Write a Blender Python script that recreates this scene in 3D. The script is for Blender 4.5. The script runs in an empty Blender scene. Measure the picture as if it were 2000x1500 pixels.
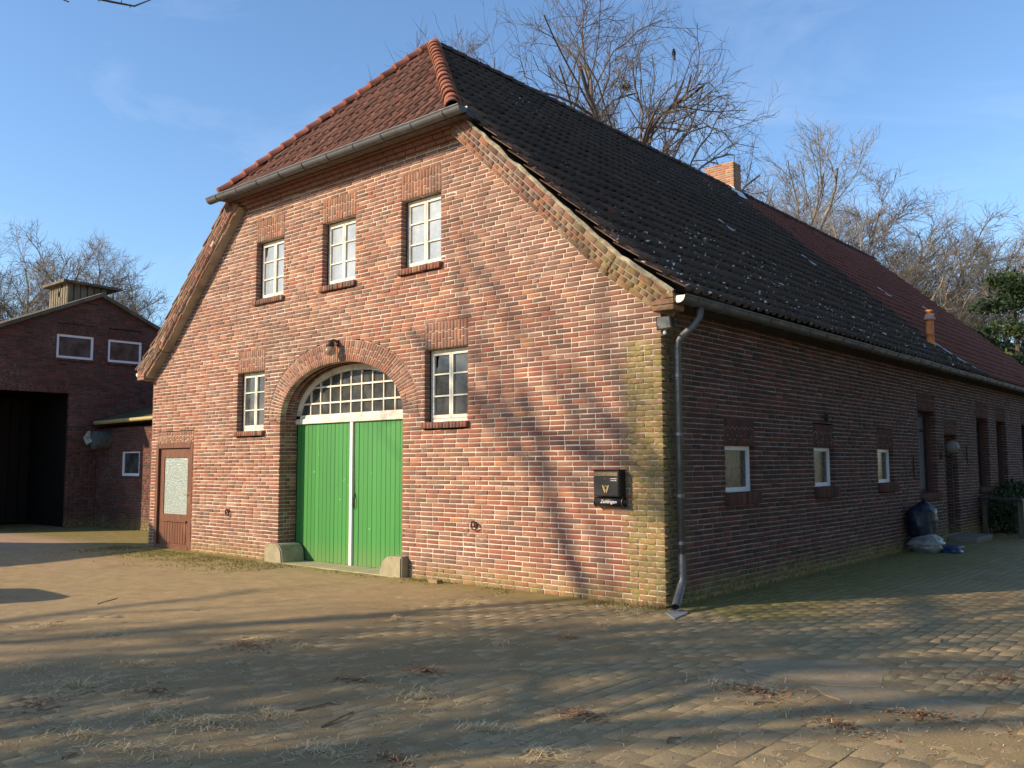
import bpy, bmesh, math, random
import numpy as np
from mathutils import Matrix, Vector
random.seed(7)
RNG = np.random.default_rng(11)
SC = bpy.context.scene
COL = SC.collection

# ------------------------------------------------------------------ camera, sky, sun, exposure
CAM = np.array([5.298, -8.719, 1.62]); FPX = 1731.94
YAW, PITCH, ROLL = 0.714182, 0.0897153, -0.0038
def cam_axes():
    cy, sy, cp, sp = math.cos(YAW), math.sin(YAW), math.cos(PITCH), math.sin(PITCH)
    fwd = np.array([-sy*cp, cy*cp, sp]); right = np.array([cy, sy, 0.0]); up = np.cross(right, fwd)
    r = math.cos(ROLL)*right + math.sin(ROLL)*up; u = -math.sin(ROLL)*right + math.cos(ROLL)*up
    return r, u, fwd
CR, CU, CF = cam_axes()
cd = bpy.data.cameras.new('camera'); cd.sensor_width = 36; cd.lens = 36*FPX/2000; cd.clip_start = 0.05; cd.clip_end = 2000
co = bpy.data.objects.new('camera', cd); COL.objects.link(co); SC.camera = co
co.matrix_world = Matrix(((CR[0], CU[0], -CF[0], CAM[0]), (CR[1], CU[1], -CF[1], CAM[1]), (CR[2], CU[2], -CF[2], CAM[2]), (0, 0, 0, 1)))
SUN = np.array([0.66, 1.0, -0.535]); SUN /= np.linalg.norm(SUN)      # direction the light travels
w = bpy.data.worlds.new('World'); SC.world = w; w.use_nodes = True
nt = w.node_tree; bg = nt.nodes['Background']; sky = nt.nodes.new('ShaderNodeTexSky')
sky.sky_type = 'NISHITA'; sky.sun_disc = False
sky.sun_elevation = math.asin(-SUN[2]); sky.sun_rotation = math.atan2(-SUN[0], -SUN[1])
sky.air_density = 1.1; sky.dust_density = 0.4; sky.ozone_density = 4.8
tc = nt.nodes.new('ShaderNodeTexCoord'); mp = nt.nodes.new('ShaderNodeVectorMath'); mp.operation = 'MULTIPLY'; mp.inputs[1].default_value = (1.0, 2.6, 5.0)
ci = nt.nodes.new('ShaderNodeTexNoise'); ci.inputs['Scale'].default_value = 1.5; ci.inputs['Detail'].default_value = 7; ci.inputs['Roughness'].default_value = .62; ci.inputs['Distortion'].default_value = .8
cr_ = nt.nodes.new('ShaderNodeMapRange'); cr_.inputs[1].default_value = .52; cr_.inputs[2].default_value = .85; cr_.inputs[3].default_value = 0; cr_.inputs[4].default_value = .14
cm = nt.nodes.new('ShaderNodeMix'); cm.data_type = 'RGBA'; cm.inputs[7].default_value = (7.0, 7.4, 8.0, 1)
nt.links.new(tc.outputs['Generated'], mp.inputs[0]); nt.links.new(mp.outputs[0], ci.inputs['Vector']); nt.links.new(ci.outputs['Fac'], cr_.inputs[0]); nt.links.new(cr_.outputs[0], cm.inputs[0]); nt.links.new(sky.outputs[0], cm.inputs[6])
nt.links.new(cm.outputs[2], bg.inputs[0]); bg.inputs[1].default_value = 0.15
sl = bpy.data.lights.new('sun', 'SUN'); sl.energy = 4.6; sl.angle = math.radians(0.53); sl.color = (1.0, 0.80, 0.57)
so = bpy.data.objects.new('sun', sl); COL.objects.link(so); so.location = (-20, -30, 25)
so.rotation_euler = Vector(SUN).to_track_quat('-Z', 'Y').to_euler()
vs = SC.view_settings; vs.view_transform = 'Standard'; vs.look = 'None'; vs.exposure = 0.64; vs.gamma = 1.0; vs.use_curve_mapping = False
SC.cycles.max_bounces = 6; SC.cycles.diffuse_bounces = 3; SC.cycles.use_denoising = True

# ------------------------------------------------------------------ helpers
def proj(P):
    q = np.asarray(P, float) - CAM; z = q @ CF
    zz = np.where(np.abs(z) < 1e-6, 1e-6, z)
    return 1000 + FPX*(q @ CR)/zz, 750 - FPX*(q @ CU)/zz, z
def ray(px, py):
    return CR*(px-1000)/FPX - CU*(py-750)/FPX + CF
def at_dist(px, py, t):
    d = ray(px, py); return CAM + d*(t/math.hypot(d[0], d[1]))
def tag(o, label=None, cat=None, group=None, kind=None):
    if label: o['label'] = label
    if cat: o['category'] = cat
    if group: o['group'] = group
    if kind: o['kind'] = kind
    return o
def empty(name, loc=(0, 0, 0), parent=None):
    o = bpy.data.objects.new(name, None); o.empty_display_size = 0.1; COL.objects.link(o); o.location = loc
    if parent: o.parent = parent
    return o
def link(name, me, parent=None, kind=None):
    o = bpy.data.objects.new(name, me); COL.objects.link(o)
    if parent: o.parent = parent
    if kind: o['kind'] = kind
    return o
class MB:
    def __init__(s): s.v = []; s.f = []
    def add(s, V, F):
        n = len(s.v); s.v += [tuple(map(float, p)) for p in V]; s.f += [tuple(n+i for i in q) for q in F]; return s
    def box(s, a, b, ch=0.0):
        x0, x1 = sorted((a[0], b[0])); y0, y1 = sorted((a[1], b[1])); z0, z1 = sorted((a[2], b[2]))
        if ch <= 0:
            V = [(x, y, z) for z in (z0, z1) for y in (y0, y1) for x in (x0, x1)]
            return s.add(V, [(0, 2, 3, 1), (4, 5, 7, 6), (0, 1, 5, 4), (2, 6, 7, 3), (0, 4, 6, 2), (1, 3, 7, 5)])
        bm = bmesh.new(); bmesh.ops.create_cube(bm, size=1)
        for v in bm.verts: v.co = Vector(((x0+x1)/2+v.co.x*(x1-x0), (y0+y1)/2+v.co.y*(y1-y0), (z0+z1)/2+v.co.z*(z1-z0)))
        c = min(ch, 0.45*min(x1-x0, y1-y0, z1-z0))
        bmesh.ops.bevel(bm, geom=bm.edges[:], offset=c, segments=1, affect='EDGES'); bm.verts.index_update()
        s.add([v.co for v in bm.verts], [[v.index for v in f.verts] for f in bm.faces]); bm.free(); return s
    def tube(s, pts, rad, n=8, caps=True):
        pts = [Vector(p) for p in pts]
        if not hasattr(rad, '__len__'): rad = [rad]*len(pts)
        rings = []; prev = None
        for i, p in enumerate(pts):
            d = (pts[min(i+1, len(pts)-1)]-pts[max(i-1, 0)]).normalized()
            if prev is None:
                a = d.orthogonal().normalized()
            else:
                a = (prev - d*prev.dot(d)).normalized()
            prev = a; b = d.cross(a)
            rings.append([p+(a*math.cos(2*math.pi*k/n)+b*math.sin(2*math.pi*k/n))*rad[i] for k in range(n)])
        V = [q for r in rings for q in r]
        F = [(i*n+k, i*n+(k+1) % n, (i+1)*n+(k+1) % n, (i+1)*n+k) for i in range(len(pts)-1) for k in range(n)]
        if caps: F += [tuple(range(n))[::-1], tuple((len(pts)-1)*n+k for k in range(n))]
        return s.add(V, F)
    def lathe(s, prof, c=(0, 0, 0), n=16, axis='z'):
        V = []
        for r, h in prof:
            for k in range(n):
                a = 2*math.pi*k/n; x, y = r*math.cos(a), r*math.sin(a)
                p = {'z': (x, y, h), 'x': (h, x, y), 'y': (x, h, y)}[axis]
                V.append((c[0]+p[0], c[1]+p[1], c[2]+p[2]))
        F = [(i*n+k, i*n+(k+1) % n, (i+1)*n+(k+1) % n, (i+1)*n+k) for i in range(len(prof)-1) for k in range(n)]
        F += [tuple(range(n))[::-1], tuple((len(prof)-1)*n+k for k in range(n))]
        return s.add(V, F)
    def prism(s, poly, ax, h0, h1):
        # poly: list of 2D points; ax: axis of extrusion
        def mk(p, h): return {'x': (h, p[0], p[1]), 'y': (p[0], h, p[1]), 'z': (p[0], p[1], h)}[ax]
        n = len(poly); V = [mk(p, h0) for p in poly]+[mk(p, h1) for p in poly]
        F = [tuple(range(n))[::-1], tuple(range(n, 2*n))]+[(i, (i+1) % n, n+(i+1) % n, n+i) for i in range(n)]
        return s.add(V, F)
    def mesh(s, name, mat, smooth=False):
        me = bpy.data.meshes.new(name); me.from_pydata(s.v, [], s.f); me.update()
        bm = bmesh.new(); bm.from_mesh(me); bmesh.ops.recalc_face_normals(bm, faces=bm.faces[:]); bm.to_mesh(me); bm.free()
        if smooth: me.polygons.foreach_set('use_smooth', [True]*len(me.polygons))
        if mat: me.materials.append(mat)
        return me
    def build(s, name, mat, parent=None, smooth=False, kind=None):
        return link(name, s.mesh(name, mat, smooth), parent, kind)
def np_mesh(name, V, F, mat, tint=None, smooth=False):
    """V (n,3), F (m,k) arrays of equal sized faces; tint (n,3) per vertex"""
    me = bpy.data.meshes.new(name); V = np.asarray(V, np.float32); F = np.asarray(F, np.int32)
    me.vertices.add(len(V)); me.vertices.foreach_set('co', V.ravel())
    m, k = F.shape; me.loops.add(m*k); me.loops.foreach_set('vertex_index', F.ravel())
    me.polygons.add(m); me.polygons.foreach_set('loop_start', np.arange(0, m*k, k, dtype=np.int32))
    if smooth: me.polygons.foreach_set('use_smooth', np.ones(m, bool))
    me.update(calc_edges=True)
    if tint is not None:
        a = me.color_attributes.new('tint', 'FLOAT_COLOR', 'POINT')
        a.data.foreach_set('color', np.c_[tint, np.ones(len(tint))].astype(np.float32).ravel())
    if mat: me.materials.append(mat)
    return me
def pieces(base, mats, tints, matfn, name, mass_name, parent, n_parts, jitter=0.0, face=None, mass_parent=None):
    """base=(V,F quads); mats (N,4,4). The n_parts largest in view become objects of their own sharing one mesh, the rest one joined mesh."""
    V, F = np.asarray(base[0], float), np.asarray(base[1], int); mats = np.asarray(mats); tints = np.asarray(tints)
    N = len(mats); c = mats[:, :3, 3]
    px, py, z = proj(c); d = np.linalg.norm(c-CAM, axis=1)
    size = np.linalg.norm(mats[:, :3, 0], axis=1)
    score = size/d**2
    vis = (z > 0) & (px > 5) & (px < 1995) & (py > 5) & (py < 1495)
    if face is not None: vis &= face
    score = np.where(vis, score, -1)
    order = np.argsort(-score); pick = [i for i in order[:n_parts] if score[i] > 0]
    rest = np.ones(N, bool); rest[pick] = False
    me = np_mesh(name, V, F, matfn('object'))
    for i in pick:
        o = link(name, me, parent); o.matrix_basis = Matrix(mats[i].tolist()); o.color = (*tints[i], 1)
    R = np.where(rest)[0]
    if len(R):
        Vh = np.c_[V, np.ones(len(V))]
        W = np.einsum('nij,vj->nvi', mats[R], Vh)[:, :, :3]
        if jitter: W = W + RNG.normal(0, jitter, W.shape)
        FF = (F[None]+(np.arange(len(R))*len(V))[:, None, None]).reshape(-1, F.shape[1])
        link(mass_name, np_mesh(mass_name, W.reshape(-1, 3), FF, matfn('attr'), np.repeat(tints[R], len(V), 0)), mass_parent or parent, 'stuff')
def vnoise(x, y, seed=0):
    x = np.asarray(x, float); y = np.asarray(y, float)
    xi, yi = np.floor(x).astype(int), np.floor(y).astype(int); xf, yf = x-xi, y-yi
    def h(a, b):
        n = (a*374761393+b*668265263+seed*1442695041) & 0x7fffffff
        n = ((n ^ (n >> 13))*1274126177) & 0x7fffffff
        return ((n ^ (n >> 16)) & 0xffff)/65535.0
    u, v = xf*xf*(3-2*xf), yf*yf*(3-2*yf)
    return (h(xi, yi)*(1-u)+h(xi+1, yi)*u)*(1-v)+(h(xi, yi+1)*(1-u)+h(xi+1, yi+1)*u)*v
def fbm(x, y, seed=0, o=4):
    return sum(vnoise(np.asarray(x)*2**i, np.asarray(y)*2**i, seed+i)*0.5**i for i in range(o))/sum(0.5**i for i in range(o))

# ------------------------------------------------------------------ materials
class NT:
    def __init__(s, name):
        s.m = bpy.data.materials.new(name); s.m.use_nodes = True; s.t = s.m.node_tree; s.b = s.t.nodes['Principled BSDF']
    def n(s, typ, **kw):
        nd = s.t.nodes.new('ShaderNode'+typ)
        for k, v in kw.items(): setattr(nd, k, v)
        return nd
    def val(s, sock, v):
        if v is None: return
        if hasattr(v, 'is_output') or isinstance(v, bpy.types.NodeSocket): s.t.links.new(v, sock)
        else: sock.default_value = v if not (isinstance(v, tuple) and len(v) == 3 and len(sock.default_value) == 4) else (*v, 1)
    def noise(s, scale, detail=3, rough=0.55, vec=None, dist=0.0):
        nd = s.n('TexNoise'); nd.inputs['Scale'].default_value = scale; nd.inputs['Detail'].default_value = detail
        nd.inputs['Roughness'].default_value = rough; nd.inputs['Distortion'].default_value = dist
        s.val(nd.inputs['Vector'], vec if vec is not None else s.pos()); return nd.outputs['Fac']
    def vor(s, scale, feature='F1', out='Distance', vec=None):
        nd = s.n('TexVoronoi'); nd.feature = feature; nd.inputs['Scale'].default_value = scale
        s.val(nd.inputs['Vector'], vec if vec is not None else s.pos()); return nd.outputs[out]
    def pos(s):
        if not hasattr(s, '_p'): s._p = s.n('NewGeometry').outputs['Position']
        return s._p
    def xyz(s, vec=None):
        nd = s.n('SeparateXYZ'); s.val(nd.inputs[0], vec if vec is not None else s.pos()); return nd.outputs
    def mul_vec(s, v, sc):
        nd = s.n('VectorMath', operation='MULTIPLY'); s.val(nd.inputs[0], v); nd.inputs[1].default_value = sc; return nd.outputs[0]
    def math(s, op, a, b=None, clamp=False):
        nd = s.n('Math', operation=op, use_clamp=clamp); s.val(nd.inputs[0], a)
        if b is not None: s.val(nd.inputs[1], b)
        return nd.outputs[0]
    def ramp(s, v, a, b, lo=0.0, hi=1.0):
        nd = s.n('MapRange', interpolation_type='SMOOTHSTEP'); s.val(nd.inputs[0], v)
        for i, q in enumerate((a, b, lo, hi)): nd.inputs[1+i].default_value = q
        return nd.outputs[0]
    def mix(s, f, a, b, mode='MIX'):
        nd = s.n('Mix', data_type='RGBA', blend_type=mode); s.val(nd.inputs[0], f); s.val(nd.inputs[6], a); s.val(nd.inputs[7], b); return nd.outputs[2]
    def bump(s, h, strength=0.3, dist=0.01):
        nd = s.n('Bump'); nd.inputs['Strength'].default_value = strength; nd.inputs['Distance'].default_value = dist
        s.val(nd.inputs['Height'], h); s.t.links.new(nd.outputs[0], s.b.inputs['Normal'])
    def out(s, color, rough=0.85, spec=0.25, metal=0.0):
        s.val(s.b.inputs['Base Color'], color); s.val(s.b.inputs['Roughness'], rough)
        s.b.inputs['Specular IOR Level'].default_value = spec; s.b.inputs['Metallic'].default_value = metal; return s.m
    def tint(s, src):
        if src == 'attr':
            nd = s.n('VertexColor'); nd.layer_name = 'tint'; return nd.outputs[0]
        return s.n('ObjectInfo').outputs['Color']
_cache = {}
def cached(fn):
    def f(*a):
        k = (fn.__name__, a)
        if k not in _cache: _cache[k] = fn(*a)
        return _cache[k]
    return f
def algae_mask(t, zone):
    """where green algae and moss really grow on this masonry"""
    x, y, z = t.xyz()
    n1 = t.noise(2.3, 4, 0.6); n2 = t.noise(14, 4, 0.65)
    base = t.ramp(t.math('ADD', z, t.math('MULTIPLY', n1, 0.5)), 0.62, 0.26)
    if zone == 'gable':
        e = t.math('ADD', x, t.math('MULTIPLY', t.math('SUBTRACT', n2, 0.5), 0.55))
        corner = t.math('MULTIPLY', t.ramp(e, -0.62, -0.38), t.ramp(t.math('ADD', z, t.math('MULTIPLY', n1, 0.6)), 3.55, 3.15))
        base = t.math('MAXIMUM', t.math('MULTIPLY', base, 0.75), t.math('MULTIPLY', corner, 0.92))
    elif zone == 'side':
        corner = t.math('MULTIPLY', t.ramp(y, 0.75, 0.1), 0.75)
        base = t.math('MAXIMUM', base, corner)
    elif zone == 'verge':
        base = t.ramp(t.math('ADD', x, t.math('MULTIPLY', n2, 0.8)), -1.6, 0.2)
        base = t.math('MULTIPLY', base, 0.5)
    patch = t.ramp(n2, 0.32, 0.62)
    return t.math('MULTIPLY', base, patch, True)
@cached
def m_brick(zone, src):
    t = NT('brick_'+zone+'_'+src); c = t.tint(src)
    fine = t.noise(55, 5, 0.7); mid = t.noise(9, 4, 0.6); big = t.noise(0.9, 4, 0.6)
    c = t.mix(t.ramp(fine, 0.25, 0.75, 0.0, 0.45), c, (0.10, 0.065, 0.055), 'MIX')
    c = t.mix(t.ramp(mid, 0.55, 0.78, 0, 0.3), c, (0.38, 0.20, 0.125))
    if zone in ('gable', 'verge', 'barn'):
        e = t.math('MULTIPLY', t.ramp(big, 0.48, 0.68), t.ramp(t.noise(26, 4, 0.7, t.mul_vec(t.pos(), (0.5, 0.5, 2.2))), 0.5, 0.68))
        c = t.mix(t.math('MULTIPLY', e, 0.55), c, (0.60, 0.50, 0.42))
        s = t.math('MULTIPLY', t.ramp(t.noise(0.7, 3, 0.5, t.mul_vec(t.pos(), (1, 1, 0.55))), 0.55, 0.72), t.ramp(mid, 0.35, 0.65))
        c = t.mix(t.math('MULTIPLY', s, 0.45), c, (0.11, 0.085, 0.075))
    a = algae_mask(t, zone)
    c = t.mix(a, c, t.mix(t.ramp(mid, 0.35, 0.65), (0.20, 0.18, 0.055), (0.30, 0.24, 0.09)))
    t.bump(t.math('ADD', fine, t.math('MULTIPLY', mid, 0.8)), 0.55, 0.006)
    return t.out(c, 0.9, 0.2)
@cached
def m_mortar(zone):
    t = NT('mortar_'+zone)
    fine = t.noise(90, 4, 0.7); mid = t.noise(3.0, 4, 0.6)
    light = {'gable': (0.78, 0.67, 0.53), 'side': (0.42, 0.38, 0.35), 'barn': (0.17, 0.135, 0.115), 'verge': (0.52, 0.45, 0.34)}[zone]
    dark = tuple(q*0.62 for q in light)
    c = t.mix(t.ramp(mid, 0.35, 0.68), light, dark)
    c = t.mix(t.ramp(fine, 0.35, 0.7, 0, 0.35), c, tuple(q*0.4 for q in light))
    a = algae_mask(t, zone)
    c = t.mix(a, c, (0.17, 0.17, 0.045))
    t.bump(fine, 0.5, 0.004)
    return t.out(c, 0.95, 0.1)
@cached
def m_tile(zone, src):
    t = NT('tile_'+zone+'_'+src); c = t.tint(src)
    fine = t.noise(38, 5, 0.7); mid = t.noise(6, 4, 0.6)
    if zone == 'hip':
        c = t.mix(t.ramp(fine, 0.35, 0.7, 0, 0.6), c, (0.085, 0.055, 0.045))
        c = t.mix(t.ramp(mid, 0.58, 0.72, 0, 0.6), c, (0.36, 0.13, 0.07))
    elif zone == 'dark':
        c = t.mix(t.ramp(fine, 0.3, 0.7, 0, 0.7), c, (0.045, 0.038, 0.032))
        x, y, z = t.xyz()
        sp = t.math('MULTIPLY', t.ramp(t.noise(17, 1, 0.4), 0.70, 0.715), t.ramp(t.math('ADD', t.noise(0.5, 3), t.ramp(z, 6.8, 3.5, -0.08, 0.2)), 0.50, 0.62))
        c = t.mix(sp, c, (0.75, 0.74, 0.70))
    else:
        c = t.mix(t.ramp(fine, 0.35, 0.7, 0, 0.55), c, (0.07, 0.04, 0.035))
        sp = t.ramp(t.noise(24, 2, 0.5), 0.74, 0.78)
        c = t.mix(sp, c, (0.6, 0.55, 0.5))
    t.bump(t.math('ADD', fine, mid), 0.4, 0.006)
    return t.out(c, 0.82, 0.25)
@cached
def m_simple(name, col, rough=0.7, var=0.25, scale=12.0, spec=0.3, metal=0.0, bump=0.2, dirt=None):
    t = NT(name); n = t.noise(scale, 5, 0.65); f = t.noise(scale*6, 4, 0.7)
    c = t.mix(t.ramp(n, 0.3, 0.7), tuple(min(1, q*(1+var)) for q in col), tuple(q*(1-var) for q in col))
    if dirt: c = t.mix(t.ramp(t.noise(scale*0.35, 5, 0.7), 0.5, 0.7, 0, 0.8), c, dirt)
    if bump: t.bump(f, bump, 0.003)
    return t.out(c, t.ramp(n, 0.2, 0.8, max(0.05, rough-0.12), min(1, rough+0.12)), spec, metal)
def m_white(): return m_simple('white_paint', (0.74, 0.70, 0.58), 0.55, 0.08, 7.0, 0.3, 0.0, 0.25, (0.42, 0.36, 0.27))
def m_zinc(): return m_simple('zinc', (0.14, 0.145, 0.15), 0.5, 0.22, 5.0, 0.4, 0.4, 0.1, (0.15, 0.15, 0.13))
@cached
def m_green(src):
    t = NT('green_paint_'+src); c = t.tint(src); v = t.mul_vec(t.pos(), (6, 6, 0.5))
    n = t.noise(1.6, 5, 0.6, v); c = t.mix(t.ramp(n, 0.3, 0.75, 0, 0.28), c, (0.05, 0.20, 0.04))
    ch = t.ramp(t.noise(9, 3, 0.6), 0.735, 0.76); c = t.mix(ch, c, (0.55, 0.6, 0.45))
    x, y, z = t.xyz(); c = t.mix(t.math('MULTIPLY', t.ramp(z, 0.5, 0.0), t.math('MULTIPLY', n, 0.6)), c, (0.22, 0.22, 0.10))
    t.bump(t.noise(3, 4, 0.6, t.mul_vec(t.pos(), (30, 30, 1.2))), 0.25, 0.003)
    return t.out(c, 0.45, 0.35)
@cached
def m_wood(name, col, dark):
    t = NT(name); v = t.mul_vec(t.pos(), (26, 26, 1.6)); n = t.noise(1.0, 5, 0.6, v, 0.6)
    c = t.mix(t.ramp(n, 0.3, 0.7), col, dark); x, y, z = t.xyz()
    c = t.mix(t.ramp(t.noise(3, 4), 0.55, 0.75, 0, 0.4), c, tuple(min(1, q*1.5) for q in col))
    t.bump(n, 0.3, 0.003); return t.out(c, 0.55, 0.3)
@cached
def m_glass(name, col, col2, scale, rough):
    t = NT(name); n = t.noise(scale, 4, 0.6); f = t.noise(scale*9, 4, 0.7)
    c = t.mix(t.ramp(n, 0.35, 0.7), col, col2); c = t.mix(t.ramp(f, 0.6, 0.8, 0, 0.4), c, tuple(min(1, q*1.8+0.02) for q in col2))
    t.bump(n, 0.06, 0.004); return t.out(c, t.ramp(f, 0.3, 0.8, rough, rough+0.2), 0.5)
@cached
def m_ground(what, src):
    t = NT('ground_'+what+'_'+src); x, y, z = t.xyz()
    n1 = t.noise(0.55, 5, 0.6); n2 = t.noise(4.5, 5, 0.65); n3 = t.noise(60, 4, 0.7); n4 = t.noise(210, 2, 0.6)
    if what == 'paver':
        c = t.tint(src); c = t.mix(t.ramp(n2, 0.3, 0.7, 0.2, 0.8), c, (0.345, 0.26, 0.135))
    elif what == 'slab':
        c = t.mix(t.ramp(n2, 0.3, 0.7), (0.35, 0.28, 0.175), (0.28, 0.215, 0.125))
    else:
        c = t.mix(t.ramp(n2, 0.3, 0.7), (0.41, 0.30, 0.15), (0.31, 0.225, 0.115))
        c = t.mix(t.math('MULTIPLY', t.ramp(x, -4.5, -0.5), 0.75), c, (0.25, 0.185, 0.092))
        c = t.mix(t.ramp(n1, 0.45, 0.68, 0, 0.5), c, (0.30, 0.235, 0.13))
        # reddish earth in front of the barn
        c = t.mix(t.ramp(x, -12, -15, 0, 0.55), c, (0.42, 0.28, 0.20))
    # moss along the wall foot and in the shaded court
    dwall = t.math('SUBTRACT', 0.0, y)
    band = t.math('MULTIPLY', t.ramp(t.math('ADD', dwall, t.math('MULTIPLY', n2, 0.9)), 1.25, 0.35), t.ramp(x, 0.6, 0.1))
    left = t.math('MULTIPLY', t.ramp(t.math('ADD', dwall, t.math('MULTIPLY', n1, 1.6)), 2.6, 1.1), t.math('MULTIPLY', t.ramp(x, -6.6, -8.6), t.ramp(x, -14.5, -12.5)))
    side = t.math('MULTIPLY', t.ramp(t.math('ADD', x, t.math('MULTIPLY', n1, 2.6)), 3.4, 1.9), t.ramp(y, -0.5, 0.25))
    side = t.math('MULTIPLY', side, t.ramp(x, -0.05, 0.0))
    moss = t.math('MAXIMUM', t.math('MAXIMUM', band, left), t.math('MULTIPLY', side, 0.9))
    moss = t.math('MULTIPLY', moss, t.ramp(n2, 0.28, 0.5)); moss = t.math('MULTIPLY', moss, t.ramp(n3, 0.25, 0.6, 0.55, 1))
    c = t.mix(moss, c, t.mix(t.ramp(n3, 0.3, 0.7), (0.17, 0.155, 0.035), (0.24, 0.20, 0.06)))
    # brown leaf dust and pale grit
    c = t.mix(t.math('MULTIPLY', t.ramp(t.noise(1.3, 4, 0.6), 0.54, 0.70), t.ramp(n3, 0.4, 0.65, 0.1, 0.7)), c, (0.24, 0.145, 0.075))
    c = t.mix(t.ramp(n3, 0.55, 0.78, 0, 0.45), c, (0.15, 0.125, 0.09))
    grit = t.math('MULTIPLY', t.ramp(n4, 0.655, 0.70), t.ramp(n1, 0.3, 0.6, 0.35, 1.0))
    c = t.mix(grit, c, (0.74, 0.68, 0.58))
    t.bump(t.math('ADD', t.math('MULTIPLY', n3, 0.7), t.math('ADD', t.math('MULTIPLY', n4, 0.35), n2)), 0.7, 0.012)
    return t.out(c, 0.93, 0.15)
@cached
def m_bark(col):
    t = NT('bark'); n = t.noise(3.5, 4, 0.6); g = t.noise(0.7, 3)
    c = t.mix(t.ramp(n, 0.3, 0.7), col, tuple(q*0.55 for q in col)); c = t.mix(t.ramp(g, 0.55, 0.7, 0, 0.4), c, (0.20, 0.20, 0.10))
    return t.out(c, 0.9, 0.15)
@cached
def m_leaf(name, a, b):
    t = NT(name); oi = t.noise(1.4, 3); f = t.noise(11, 3)
    return t.out(t.mix(t.ramp(f, 0.3, 0.7), a, t.mix(t.ramp(oi, 0.4, 0.6), b, a)), 0.6, 0.3)
def m_black(): return m_simple('black_metal', (0.018, 0.018, 0.02), 0.42, 0.2, 9.0, 0.45, 0.2, 0.1)
def m_rust(): return m_simple('rusty_iron', (0.06, 0.04, 0.03), 0.8, 0.3, 20.0, 0.3, 0.3, 0.3)

# ------------------------------------------------------------------ geometry of the house
W = 11.83; XC = -W/2; LEN = 25.0; CH = 0.0635; BL = 0.234; JT = 0.0128
def zroof(u):                      # underside of the tiles over the half span u
    return 9.127-0.9275*u if u < 5.465 else 9.127-0.9275*5.465-0.72*(u-5.465)
def uroof(z):
    k = 9.127-0.9275*5.465
    return (9.127-z)/0.9275 if z > k else 5.465+(k-z)/0.72
# unit brick: front face at local -y = 0, depth along +y, 12 verts
def unit_brick(cx=0.022, cz=0.075, cy=0.035):
    V = [(-.5+cx, 0, -.5+cz), (.5-cx, 0, -.5+cz), (.5-cx, 0, .5-cz), (-.5+cx, 0, .5-cz),
         (-.5, cy, -.5), (.5, cy, -.5), (.5, cy, .5), (-.5, cy, .5),
         (-.5, 1, -.5), (.5, 1, -.5), (.5, 1, .5), (-.5, 1, .5)]
    F = [(0, 1, 2, 3)]+[(4+i, 4+(i+1) % 4, (i+1) % 4, i) for i in range(4)]+[(8+i, 8+(i+1) % 4, 4+(i+1) % 4, 4+i) for i in range(4)]
    return V, F
UB = unit_brick()
def frame(O, S, N, U=(0, 0, 1)):
    """matrix that maps (s, depth, up) to world: depth runs against the outward normal N"""
    S, N, U = map(np.array, (S, N, U)); M = np.eye(4); M[:3, 0] = S; M[:3, 1] = -N; M[:3, 2] = U; M[:3, 3] = O; return M
def brick_mats(rects, Fm, depth=0.105, jy=0.0022, rot=0.004):
    out = []
    for s0, s1, z0, z1 in rects:
        a, b = random.gauss(0, rot*0.6), random.gauss(0, rot)
        M = np.eye(4); L, H = s1-s0, z1-z0
        R = np.array([[1, -a, 0.0], [a, 1, 0], [0, 0, 1.0]]) @ np.array([[1, 0, -b], [0, 1, 0], [b, 0, 1.0]])
        M[:3, :3] = R @ np.diag([L, depth, H]); M[:3, 3] = ((s0+s1)/2, random.gauss(0, jy), (z0+z1)/2)
        out.append(Fm @ M)
    return out
PAL = {
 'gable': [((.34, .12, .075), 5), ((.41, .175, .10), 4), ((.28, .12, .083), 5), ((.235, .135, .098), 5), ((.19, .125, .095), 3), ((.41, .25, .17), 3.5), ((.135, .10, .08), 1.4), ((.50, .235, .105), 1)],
 'side': [((.13, .048, .038), 5), ((.10, .042, .034), 5), ((.075, .04, .034), 4), ((.17, .055, .04), 1.4), ((.05, .034, .03), 1.5)],  # long wall's shade is partly painted into these darker tints
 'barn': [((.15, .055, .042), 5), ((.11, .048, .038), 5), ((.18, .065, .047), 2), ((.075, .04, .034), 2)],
 'chim': [((.45, .22, .12), 4), ((.50, .28, .15), 4), ((.42, .16, .10), 3), ((.36, .26, .16), 2)],
}
def tints(zone, n):
    cols = np.array([c for c, _ in PAL[zone]]); p = np.array([q for _, q in PAL[zone]], float); p /= p.sum()
    k = RNG.choice(len(cols), n, p=p); return cols[k]*RNG.normal(1, 0.09, (n, 1)).clip(.7, 1.3)
def subtract(iv, holes):
    out = [iv]
    for a, b in holes:
        nx = []
        for x0, x1 in out:
            if b <= x0 or a >= x1: nx.append((x0, x1))
            else:
                if a > x0: nx.append((x0, a))
                if b < x1: nx.append((b, x1))
        out = nx
    return out
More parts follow.
